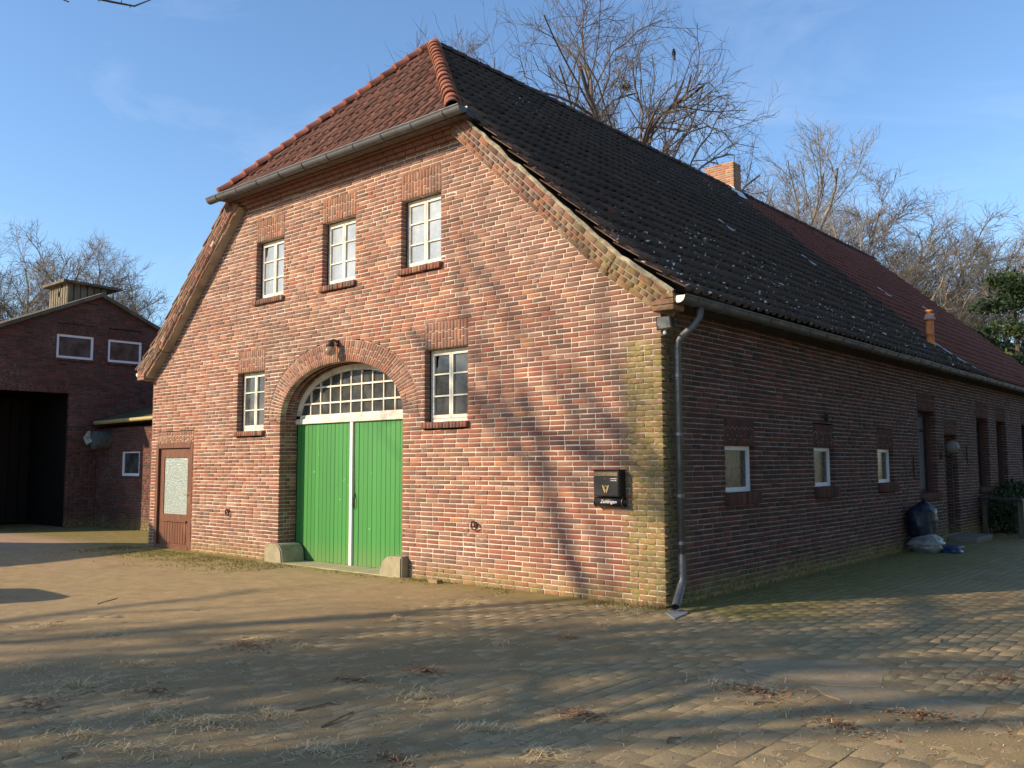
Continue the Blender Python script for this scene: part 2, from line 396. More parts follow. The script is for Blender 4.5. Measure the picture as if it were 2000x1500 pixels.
def masonry(s_range, z0, z1, holes, Fm, zone, name_mass, parent, n_parts, odd=0.5, phase=0.0, wob=0.002, depth=0.105, mdepth=0.11, backfrom=0.0075):
    """courses of bricks over a bed of recessed mortar; s_range(z)->(a,b); holes(z)->[(a,b)] at mid height"""
    rects = []; mort = MB(); n = int(round((z1-z0)/CH)); sg = 0
    for r in range(n):
        zb = z0+r*CH; zm = zb+CH/2
        a, b = s_range(zm)
        if b-a < 0.05: continue
        hs = holes(zm)
        for x0, x1 in subtract((a, b), hs):
            x0, x1 = x0+.008, x1-.008
            V = [(x0, backfrom, zb), (x1, backfrom, zb), (x1, backfrom, zb+CH), (x0, backfrom, zb+CH), (x0, mdepth, zb), (x1, mdepth, zb), (x1, mdepth, zb+CH), (x0, mdepth, zb+CH)]
            mort.add([(Fm @ np.array([*v, 1]))[:3] for v in V], [(0, 1, 2, 3), (0, 3, 7, 4), (1, 5, 6, 2), (3, 2, 6, 7), (0, 4, 5, 1)])
        base = phase+(r % 2)*BL*odd
        s = b-base
        # walk from the far end b towards a
        edges = [b]; s = b-(BL if r % 2 == 0 else BL*odd)
        while s > a:
            edges.append(s); s -= BL*0.5 if random.random() < 0.045 else BL*random.uniform(.985, 1.015)
        hb = [q_ for h_ in hs for q_ in h_]+[a]
        edges = [b]+[e_ for e_ in edges[1:] if all(abs(e_-q_) > .055 for q_ in hb)]+[a]
        for e1, e0 in zip(edges[:-1], edges[1:]):
            for x0, x1 in subtract((e0, e1), hs):
                g = JT/2*random.uniform(.8, 1.25)
                lo = x0+(g if x0 == e0 and x0 > a+1e-6 else 0); hi = x1-(g if x1 == e1 and x1 < b-1e-6 else 0)
                if hi-lo > 0.014:
                    dz = random.gauss(0, wob*0.5)
                    rects.append((lo, hi, zb+JT*0.5+dz, zb+CH-JT*0.5+dz+random.gauss(0, wob*0.4)))
    mort.build('mortar_bed', m_mortar(zone if zone != 'chim' else 'verge'), parent)
    M = brick_mats(rects, Fm, depth); tn = tints(zone, len(M))
    if zone == 'gable':
        c_ = np.array([m_[:3, 3] for m_ in M]); g = np.clip((fbm(c_[:, 0]*.45, c_[:, 2]*.6, 40)-.5)*3.2+.12*(c_[:, 2]-3.0)+.10*(c_[:, 0]+5)/5+.4, 0, 1)[:, None]
        grey = tn.mean(1, keepdims=True)*np.array([[1.22, .92, .76]]); tn = tn*(1-.55*g)+grey*.55*g; tn = tn*.74+np.array([[.33, .145, .098]])*.26; tn = tn*np.array([[.95, .90, .86]])*(1+.35*(fbm(c_[:, 0]*.9, c_[:, 2]*1.1, 60)-.5)[:, None])
    pieces(UB, M, tn, lambda src: m_brick(zone if zone != 'chim' else 'verge', src), 'brick', name_mass, parent, n_parts, 0.0007)
def soldier(parent, Fm, zone, s0, s1, z0, z1, name='lintel', fan=0.0, out=0.0, depth=0.105):
    """flat arch of upright bricks, three bricks high with broken joints"""
    o = empty(name, parent=parent) if False else None
    n = int(round((s1-s0)/CH)); wd = (s1-s0)/n; rects = []
    for i in range(n):
        a, b = s0+i*wd+JT*0.4, s0+(i+1)*wd-JT*0.4
        cuts = [z0]+sorted(([z0+(z1-z0)*q for q in ((.36, .68) if i % 2 else (.22, .62))]))+[z1]
        if i % 3 == 0: cuts.pop(1)
        for c0, c1 in zip(cuts[:-1], cuts[1:]): rects.append((a, b, c0+(JT*0.4 if c0 > z0 else 0), c1-(JT*0.4 if c1 < z1 else 0)))
    M = brick_mats(rects, Fm, depth, 0.002, 0.002)
    mb = MB(); V = [(s0, .0085, z0), (s1, .0085, z0), (s1, .0085, z1), (s0, .0085, z1), (s0, .108, z0), (s1, .108, z0), (s1, .108, z1), (s0, .108, z1)]
    mb.add([(Fm @ np.array([*v, 1]))[:3] for v in V], [(0, 1, 2, 3), (0, 3, 7, 4), (1, 5, 6, 2), (3, 2, 6, 7), (0, 4, 5, 1)])
    o = mb.build(name, m_mortar(zone), parent)
    V, F = np.array(UB[0]), np.array(UB[1]); t = tints(zone, len(M))
    if zone == 'gable': t = t*0.5+np.array((.36, .20, .135))*0.5
    Wv = np.einsum('nij,vj->nvi', np.array(M), np.c_[V, np.ones(12)])[:, :, :3]
    FF = (F[None]+(np.arange(len(M))*12)[:, None, None]).reshape(-1, 4)
    link('lintel_brickwork', np_mesh('lintel_brickwork', Wv.reshape(-1, 3), FF, m_brick(zone, 'attr'), np.repeat(t, 12, 0)), o, 'stuff')
    return o
def sill(parent, Fm, zone, s0, s1, z0, z1, out=0.055):
    """row of bricks on edge, sloping a little, standing proud of the wall"""
    n = int(round((s1-s0)/CH)); wd = (s1-s0)/n; mb = []; rects = []
    T = Fm @ np.array([[1, 0, 0, 0], [0, 1, 0, -out], [0, 0, 1, 0], [0, 0, 0, 1.0]])
    for i in range(n): rects.append((s0+i*wd+.003, s0+(i+1)*wd-.003, z0+random.gauss(0, .002), z1+random.gauss(0, .002)))
    M = np.array(brick_mats(rects, T, 0.17, 0.003, 0.004)); V, F = np.array(UB[0]), np.array(UB[1])
    Wv = np.einsum('nij,vj->nvi', M, np.c_[V, np.ones(12)])[:, :, :3]
    FF = (F[None]+(np.arange(len(M))*12)[:, None, None]).reshape(-1, 4)
    t = tints(zone, len(M))*(0.75 if zone == 'gable' else 1)
    return link('sill', np_mesh('sill', Wv.reshape(-1, 3), FF, m_brick(zone, 'attr'), np.repeat(t, 12, 0)), parent)

house = tag(empty('farmhouse'), 'long red brick farmhouse with half-hipped tiled roof and green arched barn door', 'house')
FG = frame((0, 0, 0), (1, 0, 0), (0, -1, 0))            # gable: s = X
FS = frame((0, 0, 0), (0, 1, 0), (1, 0, 0))             # long side: s = Y
FS[:3, 0] = (0, 1, 0)
# --- openings of the gable (s0, s1, z0, z1) of the hole; lintels and sills sit above and below
GW = [(-8.245, -7.415, 4.50, 5.545), (-6.345, -5.50, 4.49, 5.545), (-4.435, -3.592, 4.49, 5.54), (-8.755, -7.918, 2.21, 3.25), (-3.912, -3.066, 2.21, 3.25)]
LH, SH = 0.372, 0.085
SD = (-11.62, -10.215, 0.0, 2.03)                        # small brown door
AX, AA, AZ, AB, RING = -5.905, 1.528, 2.36, 0.872, 0.335  # arch
def superell(z, a, b, p):
    q = (z-AZ)/b
    return a if q <= 0 else (a*(1-q**p)**(1/p) if q < 1 else 0.0)
def gable_holes(z):
    H = [(w0, w1) for w0, w1, z0, z1 in GW if z0-SH < z < z1+LH]
    if z < SD[3]+0.235: H.append((SD[0], SD[1]) if z < SD[3] else (SD[0]+.04, SD[1]))
    r = superell(z, AA+RING, AB+RING, 2.12)
    if z > AZ-0.0 and r > 0: H.append((AX-r, AX+r))
    elif z <= AZ: H.append((AX-AA, AX+AA))
    if z < 0.34: H += [(AX-AA-.19, AX-AA+.2), (AX+AA-.2, AX+AA+.15)]
    return H
def gable_range(z):
    u = uroof(z)-0.30 if z > 3.25 else 99
    return (max(-W, XC-u), min(0.0, XC+u))
gable = empty('gable_wall', parent=house)
masonry(gable_range, 0.0, 6.42, gable_holes, FG, 'gable', 'brickwork', gable, 300)
for w0, w1, z0, z1 in GW:
    soldier(gable, FG, 'gable', w0+.0, w1-.0, z1, z1+LH)
    sill(gable, FG, 'gable', w0-.035, w1+.03, z0-SH-.005, z0-.004)
soldier(gable, FG, 'gable', SD[0]+.04, SD[1], SD[3], SD[3]+0.235)
# --- arch ring of voussoirs
def arch_pts(a, b, p, n):
    P = []
    for i in range(n+1):
        th = math.pi*i/n; c, s = math.cos(th), math.sin(th)
        P.append((AX-a*math.copysign(abs(c)**(2/p), c), AZ+b*abs(s)**(2/p)))
    return P
pin, pout = arch_pts(AA, AB, 2.12, 400), arch_pts(AA+RING, AB+RING, 2.12, 400)
def resample(P, n):
    P = np.array(P); d = np.r_[0, np.cumsum(np.linalg.norm(np.diff(P, axis=0), axis=1))]
    t = np.linspace(0, d[-1], n+1); return np.c_[np.interp(t, d, P[:, 0]), np.interp(t, d, P[:, 1])]
NV = 82; pi_, po_ = resample(pin, NV), resample(pout, NV)
ring = MB(); Vr, Fr, Tr = [], [], []
for i in range(NV):
    ring.add([(pi_[i][0], .009, pi_[i][1]), (po_[i][0], .009, po_[i][1]), (po_[i+1][0], .009, po_[i+1][1]), (pi_[i+1][0], .009, pi_[i+1][1]),
              (pi_[i][0], .34, pi_[i][1]), (pi_[i+1][0], .34, pi_[i+1][1])], [(0, 1, 2, 3), (0, 3, 5, 4)])
arch = ring.build('arch', m_mortar('gable'), gable)
for i in range(NV):
    A0, A1, B0, B1 = pi_[i], pi_[i+1], po_[i], po_[i+1]
    cuts = [0, .62, 1] if i % 2 else [0, .36, 1]
    if i % 5 == 2: cuts = [0, .3, .68, 1]
    for c0, c1 in zip(cuts[:-1], cuts[1:]):
        c0 += 0.012 if c0 > 0 else 0; c1 -= 0.012 if c1 < 1 else 0.02
        def P(f, k): return (A0*(1-f)+B0*f)*(1-k)+(A1*(1-f)+B1*f)*k
        y = random.gauss(0, .002); ch = .004
        q = [P(c0, .095), P(c0, .905), P(c1, .905), P(c1, .095)]; n = len(Vr); ce = sum(q)/4
        Vr += [((ce+(p-ce)*.93)[0], y, (ce+(p-ce)*.93)[1]) for p in q]+[(p[0], y+ch, p[1]) for p in q]+[(p[0], .105, p[1]) for p in q]
        Fr += [tuple(n+j for j in f) for f in UB[1]]
        Tr.append(tints('gable', 1)[0]*0.55+np.array((.34, .19, .13))*0.45)
        if c0 == 0:   # brick of the intrados behind it
            for y0, y1 in ((.112, .225), (.232, .338)):
                n = len(Vr); d = (B0-A0)*.0
                Vr += [(p[0], y0, p[1]) for p in (P(-.012, .07), P(-.012, .93), P(.1, .93), P(.1, .07))]+[(p[0], y0, p[1]) for p in (P(-.012, .07), P(-.012, .93), P(.1, .93), P(.1, .07))]+[(p[0], y1, p[1]) for p in (P(-.012, .07), P(-.012, .93), P(.1, .93), P(.1, .07))]
                Fr += [tuple(n+j for j in f) for f in UB[1]]; Tr.append(tints('gable', 1)[0]*.8)
link('voussoirs', np_mesh('voussoirs', Vr, Fr, m_brick('gable', 'attr'), np.repeat(Tr, 12, 0)), arch, 'stuff')
# --- jambs of the arch, bricks in depth
for sgn, nm in ((-1, 'door_jamb'), (1, 'door_jamb')):
    Fj = frame((AX+sgn*AA, 0.112, 0), (0, 1, 0), (-sgn, 0, 0)); rects = []; mb = MB()
    for r in range(int(AZ/CH)+1):
        zb = r*CH; zt = min(zb+CH, AZ)
        e = [0.0, .118, .236] if r % 2 else [0.0, .06, .236]
        for a, b in zip(e[:-1], e[1:]): rects.append((a+.005, b-.005, zb+.0055, zt-.0055))
    mb.add([(Fj @ np.array([*v, 1]))[:3] for v in [(0, .008, 0), (.238, .008, 0), (.238, .008, AZ), (0, .008, AZ)]], [(0, 1, 2, 3)])
    jo = mb.build(nm, m_mortar('gable'), gable); M = np.array(brick_mats(rects, Fj, .06)); V, F = np.array(UB[0]), np.array(UB[1])
    Wv = np.einsum('nij,vj->nvi', M, np.c_[V, np.ones(12)])[:, :, :3]; FF = (F[None]+(np.arange(len(M))*12)[:, None, None]).reshape(-1, 4)
    link('jamb_brickwork', np_mesh('jamb_brickwork', Wv.reshape(-1, 3), FF, m_brick('gable', 'attr'), np.repeat(tints('gable', len(M))*.8, 12, 0)), jo, 'stuff')
# --- long side wall
SWs = [(1.475, 2.305, 1.245, 1.845, 's'), (4.28, 5.07, 1.255, 1.853, 's'), (7.03, 7.84, 1.26, 1.857, 's')]
SWb = [(9.36, 10.50, 1.02, 2.635, 'b'), (13.69, 14.77, 1.04, 2.645, 'b'), (15.57, 16.58, 1.04, 2.635, 'b'), (18.33, 19.35, 1.04, 2.625, 'b')]
SDR = (11.09, 12.0, 0.10, 2.20)
def side_holes(z):
    H = []
    for a, b, z0, z1, k in SWs: H += [(a, b)] if z0-.16 < z < z1+.345 else []
    for a, b, z0, z1, k in SWb: H += [(a, b)] if z0-.13 < z < z1+.345 else []
    if SDR[2] < z < SDR[3]+.3: H.append(SDR[:2])
    return H
side = empty('side_wall', parent=house)
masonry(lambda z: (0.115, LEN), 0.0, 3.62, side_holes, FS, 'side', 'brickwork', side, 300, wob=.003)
for a, b, z0, z1, k in SWs+SWb:
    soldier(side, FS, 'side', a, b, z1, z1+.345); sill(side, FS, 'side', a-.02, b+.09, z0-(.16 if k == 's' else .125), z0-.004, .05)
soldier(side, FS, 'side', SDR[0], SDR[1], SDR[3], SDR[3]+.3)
# backs: inner skin that keeps the rooms dark, rear wall and far long wall
inner = MB()
for a, b in ((-W+.02, -.36), ):
    inner.add([(-.36, .36, 0), (-.36, LEN-.1, 0), (-.36, LEN-.1, 3.7), (-.36, .36, 3.7)], [(0, 1, 2, 3)])
    poly = [(-W+.02, 0), (-.36, 0), (-.36, 3.5), (XC+2.9, 6.3), (XC-2.9, 6.3), (-W+.02, 3.5)]
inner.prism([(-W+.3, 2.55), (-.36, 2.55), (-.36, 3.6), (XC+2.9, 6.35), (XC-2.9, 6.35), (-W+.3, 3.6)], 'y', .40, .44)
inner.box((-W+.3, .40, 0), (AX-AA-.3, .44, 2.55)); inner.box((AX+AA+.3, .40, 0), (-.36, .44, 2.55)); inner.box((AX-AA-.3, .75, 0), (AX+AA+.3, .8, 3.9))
inner.build('inner_walls', m_simple('dark_inside', (.05, .045, .04), .9), house)
bw = MB(); bw.prism([(-W, 0), (0, 0), (0, 3.6), (XC, 9.05), (-W, 3.6)], 'y', LEN-.12, LEN-.005); bw.build('rear_wall', m_brick('side', 'object'), house).color = (.2, .08, .06, 1)
bw = MB(); bw.box((-W, .113, 0), (-W+.12, LEN-.13, 3.6)); bw.build('far_side_wall', m_brick('side', 'object'), house).color = (.28, .12, .08, 1)
# --- corbelled verges along the gable slopes
for sgn in (1, -1):
    n0 = uroof(6.36); pts = [(n0-.02, None), (5.465, None), (6.17, None)]
    vo = empty('gable_verge', parent=house); rects_all = []; mb = MB(); mats_ = []
    seg = [(n0-.1, 5.465), (5.465, 6.17)]
    for u0, u1 in seg:
        z0_, z1_ = zroof(u0), zroof(u1); L = math.hypot(u1-u0, z1_-z0_); d = np.array([sgn*(u1-u0)/L, 0, (z1_-z0_)/L]); up = np.array([sgn*(z0_-z1_)/L, 0, (u1-u0)/L])
        for row, (v0, v1, yo) in enumerate(((-.300, -.235, -.165), (-.235, -.171, -.198), (-.171, -.107, -.20), (-.107, -.025, -.20))):
            Fm = np.eye(4); Fm[:3, 0] = d*sgn if False else d; Fm[:3, 1] = (0, 1, 0); Fm[:3, 2] = up; Fm[:3, 3] = (XC+sgn*u0, yo, z0_)
            s = -random.random()*.1; 
            V = [(0, .009, v0), (L, .009, v0), (L, .009, v1), (0, .009, v1), (0, .32, v0), (L, .32, v0), (L, .32, v1), (0, .32, v1)]
            mb.add([(Fm @ np.array([*v, 1]))[:3] for v in V], [(0, 1, 2, 3), (0, 4, 5, 1), (3, 2, 6, 7), (1, 5, 6, 2), (0, 3, 7, 4)])
            bl = .215 if row in (0, 3) else .118
            while s < L:
                a, b = max(0, s), min(L, s+bl-.01)
                if b-a > .03: mats_ += brick_mats([(a, b, v0+.004, v1-.005)], Fm, .2, .003, .004)
                s += bl
    # lower end block and mortar fillet under the tiles
    mb2 = MB(); ue = 6.17; xe = XC+sgn*ue
    for k, (za, zb) in enumerate(((3.325, 3.385), (3.392, 3.452), (3.459, 3.515))):
        for a, b in (((-.20, -.085), (-.078, .04)) if k % 2 else ((-.20, -.14), (-.133, .04))):
            x0, x1 = xe-sgn*.25, xe+sgn*.03
            mb2.box((x0+sgn*.002*k, a, za), (x1, b, zb), .005)
    vb = mb2.build('verge_foot', m_brick('verge', 'object'), vo); vb.color = (.30, .15, .10, 1)
    fil = MB(); path = []
    for u in np.r_[np.linspace(n0-.1, 5.465, 30), np.linspace(5.5, 6.19, 8)]:
        path.append((XC+sgn*u+random.gauss(0, .004), -.19+random.gauss(0, .006), zroof(u)-.005+random.gauss(0, .006)))
    fil.tube(path, [.024+random.uniform(-.007, .010) for _ in path], 6); fil.build('mortar_fillet', m_simple('lichen_mortar', (.29, .25, .17), .95, .35, 14.0, .1, 0.0, .6, (.50, .47, .34)), vo)
    mb.build('verge_mortar', m_mortar('verge'), vo)
    M = np.array(mats_); V, F = np.array(UB[0]), np.array(UB[1])
    Wv = np.einsum('nij,vj->nvi', M, np.c_[V, np.ones(12)])[:, :, :3]; FF = (F[None]+(np.arange(len(M))*12)[:, None, None]).reshape(-1, 4)
    link('verge_brickwork', np_mesh('verge_brickwork', Wv.reshape(-1, 3), FF, m_brick('verge', 'attr'), np.repeat(tints('gable', len(M))*.7, 12, 0)), vo, 'stuff')
# cornice under the hip gutter
cor = empty('cornice', parent=house); u6 = uroof(6.30)
for k, (yo, za, zb) in enumerate(((-.06, 6.205, 6.262), (-.12, 6.268, 6.325), (-.18, 6.331, 6.388))):
    mb = MB(); x = XC-u6+.02+k*.0
    while x < XC+u6-.05:
        mb.box((x, yo, za), (min(x+.2, XC+u6-.03), .1, zb), .004); x += .212
    o = mb.build('cornice_course', m_brick('gable', 'object'), cor); o.color = (.27, .13, .09, 1)
mb = MB(); mb.box((XC-u6+.05, .006, 6.2), (XC+u6-.05, .1, 6.42)); mb.build('cornice_mortar', m_mortar('gable'), cor)

# ------------------------------------------------------------------ roof
TW, TE = 0.2, 0.372
def tile_base():
    V, F = [], []; K = 9
    ts = [0, .06, .3, .58, .70, .78, .90, 1.0, 1.1]; hs = [.016, .002, -.004, .0, .016, .036, .038, .026, .012]
    def h(t): return hs[ts.index(t)]
    for v, lift in ((0, .048), (1.16, 0.0)):
        V += [((t-.5)*TW, v*TE, h(t)+lift) for t in ts]
    V += [((t-.5)*TW, .004, h(t)+.048-.032) for t in ts]
    F += [(i, i+1, K+i+1, K+i) for i in range(K-1)]+[(2*K+i, 2*K+i+1, i+1, i) for i in range(K-1)]
    V += [((1.1-.5)*TW, 1.16*TE, h(1.1)-.02)]; F += [(K-1, 3*K-1, 3*K, 2*K-1)]
    return V, F
TB = tile_base()
def m_tiles(zone): return lambda src: m_tile(zone, src)
roof = empty('main_roof', parent=house)
UE = 6.30; hipY0, hipZ0, hipY1 = -.34, 6.40, 2.08; HS = (9.127-6.40)/(hipY1-hipY0)
def hipy(z): return hipY0+(z-hipZ0)/HS
def slope_tiles(sgn):
    """rows from the eave upwards along the flared slope"""
    L2 = math.hypot(UE-5.465, .72*(UE-5.465)); L1 = math.hypot(5.465, .9275*5.465); rows = int((L1+L2-.1)/TE)+1
    mats = []; ys = []; zz = []
    for r in range(rows):
        d = r*TE
        if d < L2: u = UE-d/L2*(UE-5.465); sl = .72
        else: u = 5.465-(d-L2)/L1*5.465; sl = .9275
        if d < L2 < d+TE: sl = .8
        c = math.sqrt(1+sl*sl); up = np.array([-sgn/c, 0, sl/c]); nrm = np.array([sgn*sl/c, 0, 1/c]); z0 = zroof(u)+.028*c
        ncol = int((LEN+.3)/TW)
        for k in range(ncol):
            y = -.17+(k+.5)*TW
            if z0 > hipZ0-.3 and y < hipy(z0)-.25: continue
            if u < .13: continue
            M = np.eye(4); M[:3, 0] = (0, sgn, 0); M[:3, 1] = up; M[:3, 2] = nrm
            a = random.gauss(0, .012); Rz = np.eye(4); Rz[0, 1] = -a; Rz[1, 0] = a
            M[:3, 3] = (XC+sgn*u, y+random.gauss(0, .006), z0+random.gauss(0, .004)); M[:3, 3] += nrm*(.045*float(fbm(y*.22, r*.16, 71, 3))-.012)+up*(-random.random()*.05 if random.random() < .02 else 0); mats.append(M @ Rz); ys.append(y); zz.append(z0)
    return np.array(mats), np.array(ys), np.array(zz)
def clip_hip(M, T, on_hip, zone, name, parent):
    """cut the tiles that cross a hip line along it; returns the mask of whole tiles"""
    V = np.array(TB[0]); Fq = np.array(TB[1]); Wv = np.einsum('nij,vj->nvi', M, np.c_[V, np.ones(len(V))])[:, :, :3]
    if on_hip:
        lim = (zapx_+.03-Wv[:, :, 2])/.9275; bad = np.abs(Wv[:, :, 0]-XC) > lim
    else:
        lim = hipy(Wv[:, :, 2]-.05); bad = (Wv[:, :, 1] < lim) & (Wv[:, :, 2] > hipZ0)
    anyb, allb = bad.any(1), bad.all(1); cut = anyb & ~allb
    if cut.any():
        C = Wv[cut]
        if on_hip: C[:, :, 0] = XC+np.clip(C[:, :, 0]-XC, -lim[cut].clip(0), lim[cut].clip(0))
        else: C[:, :, 1] = np.where(C[:, :, 2] > hipZ0, np.maximum(C[:, :, 1], lim[cut]), C[:, :, 1])
        FF = (Fq[None]+(np.arange(len(C))*len(V))[:, None, None]).reshape(-1, 4)
        link(name, np_mesh(name, C.reshape(-1, 3), FF, m_tile(zone, 'attr'), np.repeat(T[cut], len(V), 0)), parent, 'stuff')
    return ~anyb
zapx_ = 9.127
Mr, ysr, zr = slope_tiles(1)
td = np.array([(.088, .062, .046)])*RNG.normal(1, .16, (len(Mr), 1)).clip(.6, 1.5)
odd_ = RNG.random(len(Mr)) < .006; td[odd_] = (.26, .085, .05)
tr = np.array([(.24, .085, .06)])*RNG.normal(1, .14, (len(Mr), 1)).clip(.6, 1.5)
isd = ysr < 13.2+RNG.normal(0, .05, len(ysr))
nearv = (ysr < .2)*1.0; td = td*(1+nearv[:, None]*np.array([[1.3, .9, .7]]))
whole = clip_hip(Mr, td, False, 'dark', 'cut_tiles', roof); isd0 = isd; isd = isd & whole
pieces(TB, Mr[isd], td[isd], m_tiles('dark'), 'roof_tile', 'tiling_dark', roof, 300)
pieces(TB, Mr[~isd0], tr[~isd0], m_tiles('red'), 'roof_tile', 'tiling_red', roof, 0)
Ml, ysl, zl = slope_tiles(-1); wl_ = clip_hip(Ml, np.tile((.2, .08, .055), (len(Ml), 1)), False, 'red', 'cut_tiles', roof); Ml = Ml[wl_]
pieces(TB, Ml, np.array([(.20, .08, .055)])*RNG.normal(1, .14, (len(Ml), 1)).clip(.6, 1.5), m_tiles('red'), 'roof_tile', 'tiling_far_side', roof, 0)
deck = MB()
for sgn in (1, -1):
    zt = 6.40; uu = uroof(zt)
    P = [(XC+sgn*6.22, -.2, zroof(6.22)), (XC+sgn*5.465, -.2, zroof(5.465)), (XC+sgn*uu, hipY0+.25, zt), (XC, hipY1, 9.127), (XC, LEN+.1, 9.127), (XC+sgn*5.465, LEN+.1, zroof(5.465)), (XC+sgn*6.22, LEN+.1, zroof(6.22))]
    n = len(deck.v); deck.add([(x, y, z+.012) for x, y, z in P], [(0, 1, 5, 6), (1, 2, 3, 4, 5)])
deck.build('roof_deck', m_simple('roof_felt', (.03, .026, .024), .95), roof)
hip = empty('hip_roof', parent=house)
mats = []; c = math.sqrt(1+HS*HS); up = np.array([0, 1/c, HS/c]); nrm = np.array([0, -HS/c, 1/c]); LH_ = (hipY1-hipY0)*c; rh = int(LH_/TE)+1
for r in range(rh):
    d = r*TE; y = hipY0+d/c; z = hipZ0+HS*(y-hipY0); hw = (9.127-z-HS*TE*.4/c)/.9275
    for k in range(-16, 17):
        x = k*TW
        if abs(x) < hw+.33:
            M = np.eye(4); M[:3, 0] = (1, 0, 0); M[:3, 1] = up; M[:3, 2] = nrm; a = random.gauss(0, .012); Rz = np.eye(4); Rz[0, 1] = -a; Rz[1, 0] = a
            M[:3, 3] = np.array([XC+x+random.gauss(0, .004), y, z])+nrm*(.03+random.gauss(0, .003)); mats.append(M @ Rz)
tt = np.array([(.135, .060, .043)])*RNG.normal(1, .2, (len(mats), 1)).clip(.5, 1.6)
mats = np.array(mats); wh = clip_hip(mats, tt, True, 'hip', 'cut_tiles', hip); pieces(TB, mats[wh], tt[wh], m_tiles('hip'), 'roof_tile', 'tiling', hip, 300)
dk = MB(); uu = uroof(hipZ0); dk.add([(XC-uu, hipY0, hipZ0), (XC+uu, hipY0, hipZ0), (XC, hipY1, 9.127)], [(0, 1, 2)]); dk.v = [(x, y, z+.005) for x, y, z in dk.v]; dk.build('hip_deck', m_simple('roof_felt', (.03, .026, .024), .95), hip)
# ridge and hip caps: half round tapered tiles
def cap_base(L=.40, r0=.125, r1=.098, n=9):
    V, F = [], []
    for y, r in ((0, r0), (.05, r0*1.01), (.055, r0*.95), (L, r1)):
        V += [(r*math.cos(math.pi*k/(n-1)), y, r*math.sin(math.pi*k/(n-1))-.03) for k in range(n)]
    V += [((r0-.022)*math.cos(math.pi*k/(n-1)), 0.003, (r0-.022)*math.sin(math.pi*k/(n-1))-.03) for k in range(n)]
    for i in range(3): F += [(i*n+k, i*n+k+1, (i+1)*n+k+1, (i+1)*n+k) for k in range(n-1)]
    F += [(4*n+k, 4*n+k+1, k+1, k) for k in range(n-1)]
    return V, F
CB = cap_base()
def caps(p0, p1, step, nrm, parent, tint, zone, lift=.05):
    p0, p1, nrm = map(np.array, (p0, p1, nrm)); d = p1-p0; L = np.linalg.norm(d); d = d/L; n = int(L/step); x = np.cross(d, nrm); x /= np.linalg.norm(x); nz = np.cross(x, d)
    mats = []
    for i in range(n):
        M = np.eye(4); M[:3, 0] = x; M[:3, 1] = d; M[:3, 2] = nz+d*.07; M[:3, 3] = p0+d*(i*L/n)+nz*lift+RNG.normal(0, .004, 3); mats.append(M)
    pieces(CB, np.array(mats), np.array([tint])*RNG.normal(1, .15, (n, 1)).clip(.6, 1.4), m_tiles(zone), 'ridge_cap', 'ridge_caps', parent, 300, mass_parent=parent)
zapx = 9.127
caps((XC+uroof(hipZ0)-.0, hipY0-.02, hipZ0+.05), (XC, hipY1, zapx+.06), .262, (.4, -.55, .73), hip, (.34, .125, .07), 'hip')
caps((XC-uroof(hipZ0)+.0, hipY0-.02, hipZ0+.05), (XC, hipY1, zapx+.06), .262, (-.4, -.55, .73), hip, (.30, .10, .06), 'hip')
caps((XC, LEN+.1, zapx+.05), (XC, hipY1+.05, zapx+.05), .34, (0, 0, 1), roof, (.085, .06, .05), 'dark')
mb = MB(); mb.lathe([(.13, -.08), (.14, 0), (.10, .07), (.04, .10)], (XC, hipY1+.02, zapx+.07), 12); mb.build('apex_cap', m_simple('apex_mortar', (.33, .28, .22), .9), hip, True)
# --- chimney on the ridge
chx0, chx1, chy0, chy1, chz1 = -6.62, -5.74, 13.42, 13.87, 9.985
chim = empty('chimney', parent=house)
masonry(lambda z: (0, chx1-chx0), 0, chz1-8.95, lambda z: [], frame((chx0, chy0, 8.95), (1, 0, 0), (0, -1, 0)), 'chim', 'brickwork', chim, 300, depth=.1)
masonry(lambda z: (.108, chy1-chy0), 0, chz1-8.95, lambda z: [], frame((chx1, chy0, 8.95), (0, 1, 0), (1, 0, 0)), 'chim', 'brickwork', chim, 0, depth=.1)
mb = MB(); mb.box((chx0+.01, chy0+.112, 8.5), (chx1-.112, chy1, chz1-.03)); mb.build('chimney_core', m_mortar('verge'), chim)
mb = MB(); zl_ = lambda x: zroof(abs(x-XC))+.11
mb.add([(chx1+.004, chy0-.03, zl_(chx1)+.10), (chx1+.25, chy0-.03, zl_(chx1+.25)), (chx1+.25, chy1+.05, zl_(chx1+.25)), (chx1+.004, chy1+.05, zl_(chx1)+.10),
        (XC+.05, chy0-.006, zapx+.20), (chx1+.01, chy0-.006, zl_(chx1)+.14), (chx1+.10, chy0-.03, zl_(chx1)-.03), (XC+.05, chy0-.03, zapx+.10)], [(0, 1, 2, 3), (4, 5, 6, 7)])
mb.build('lead_flashing', m_simple('lead_sheet', (.72, .74, .78), .45, .1, 5.0, .4, .0), chim)
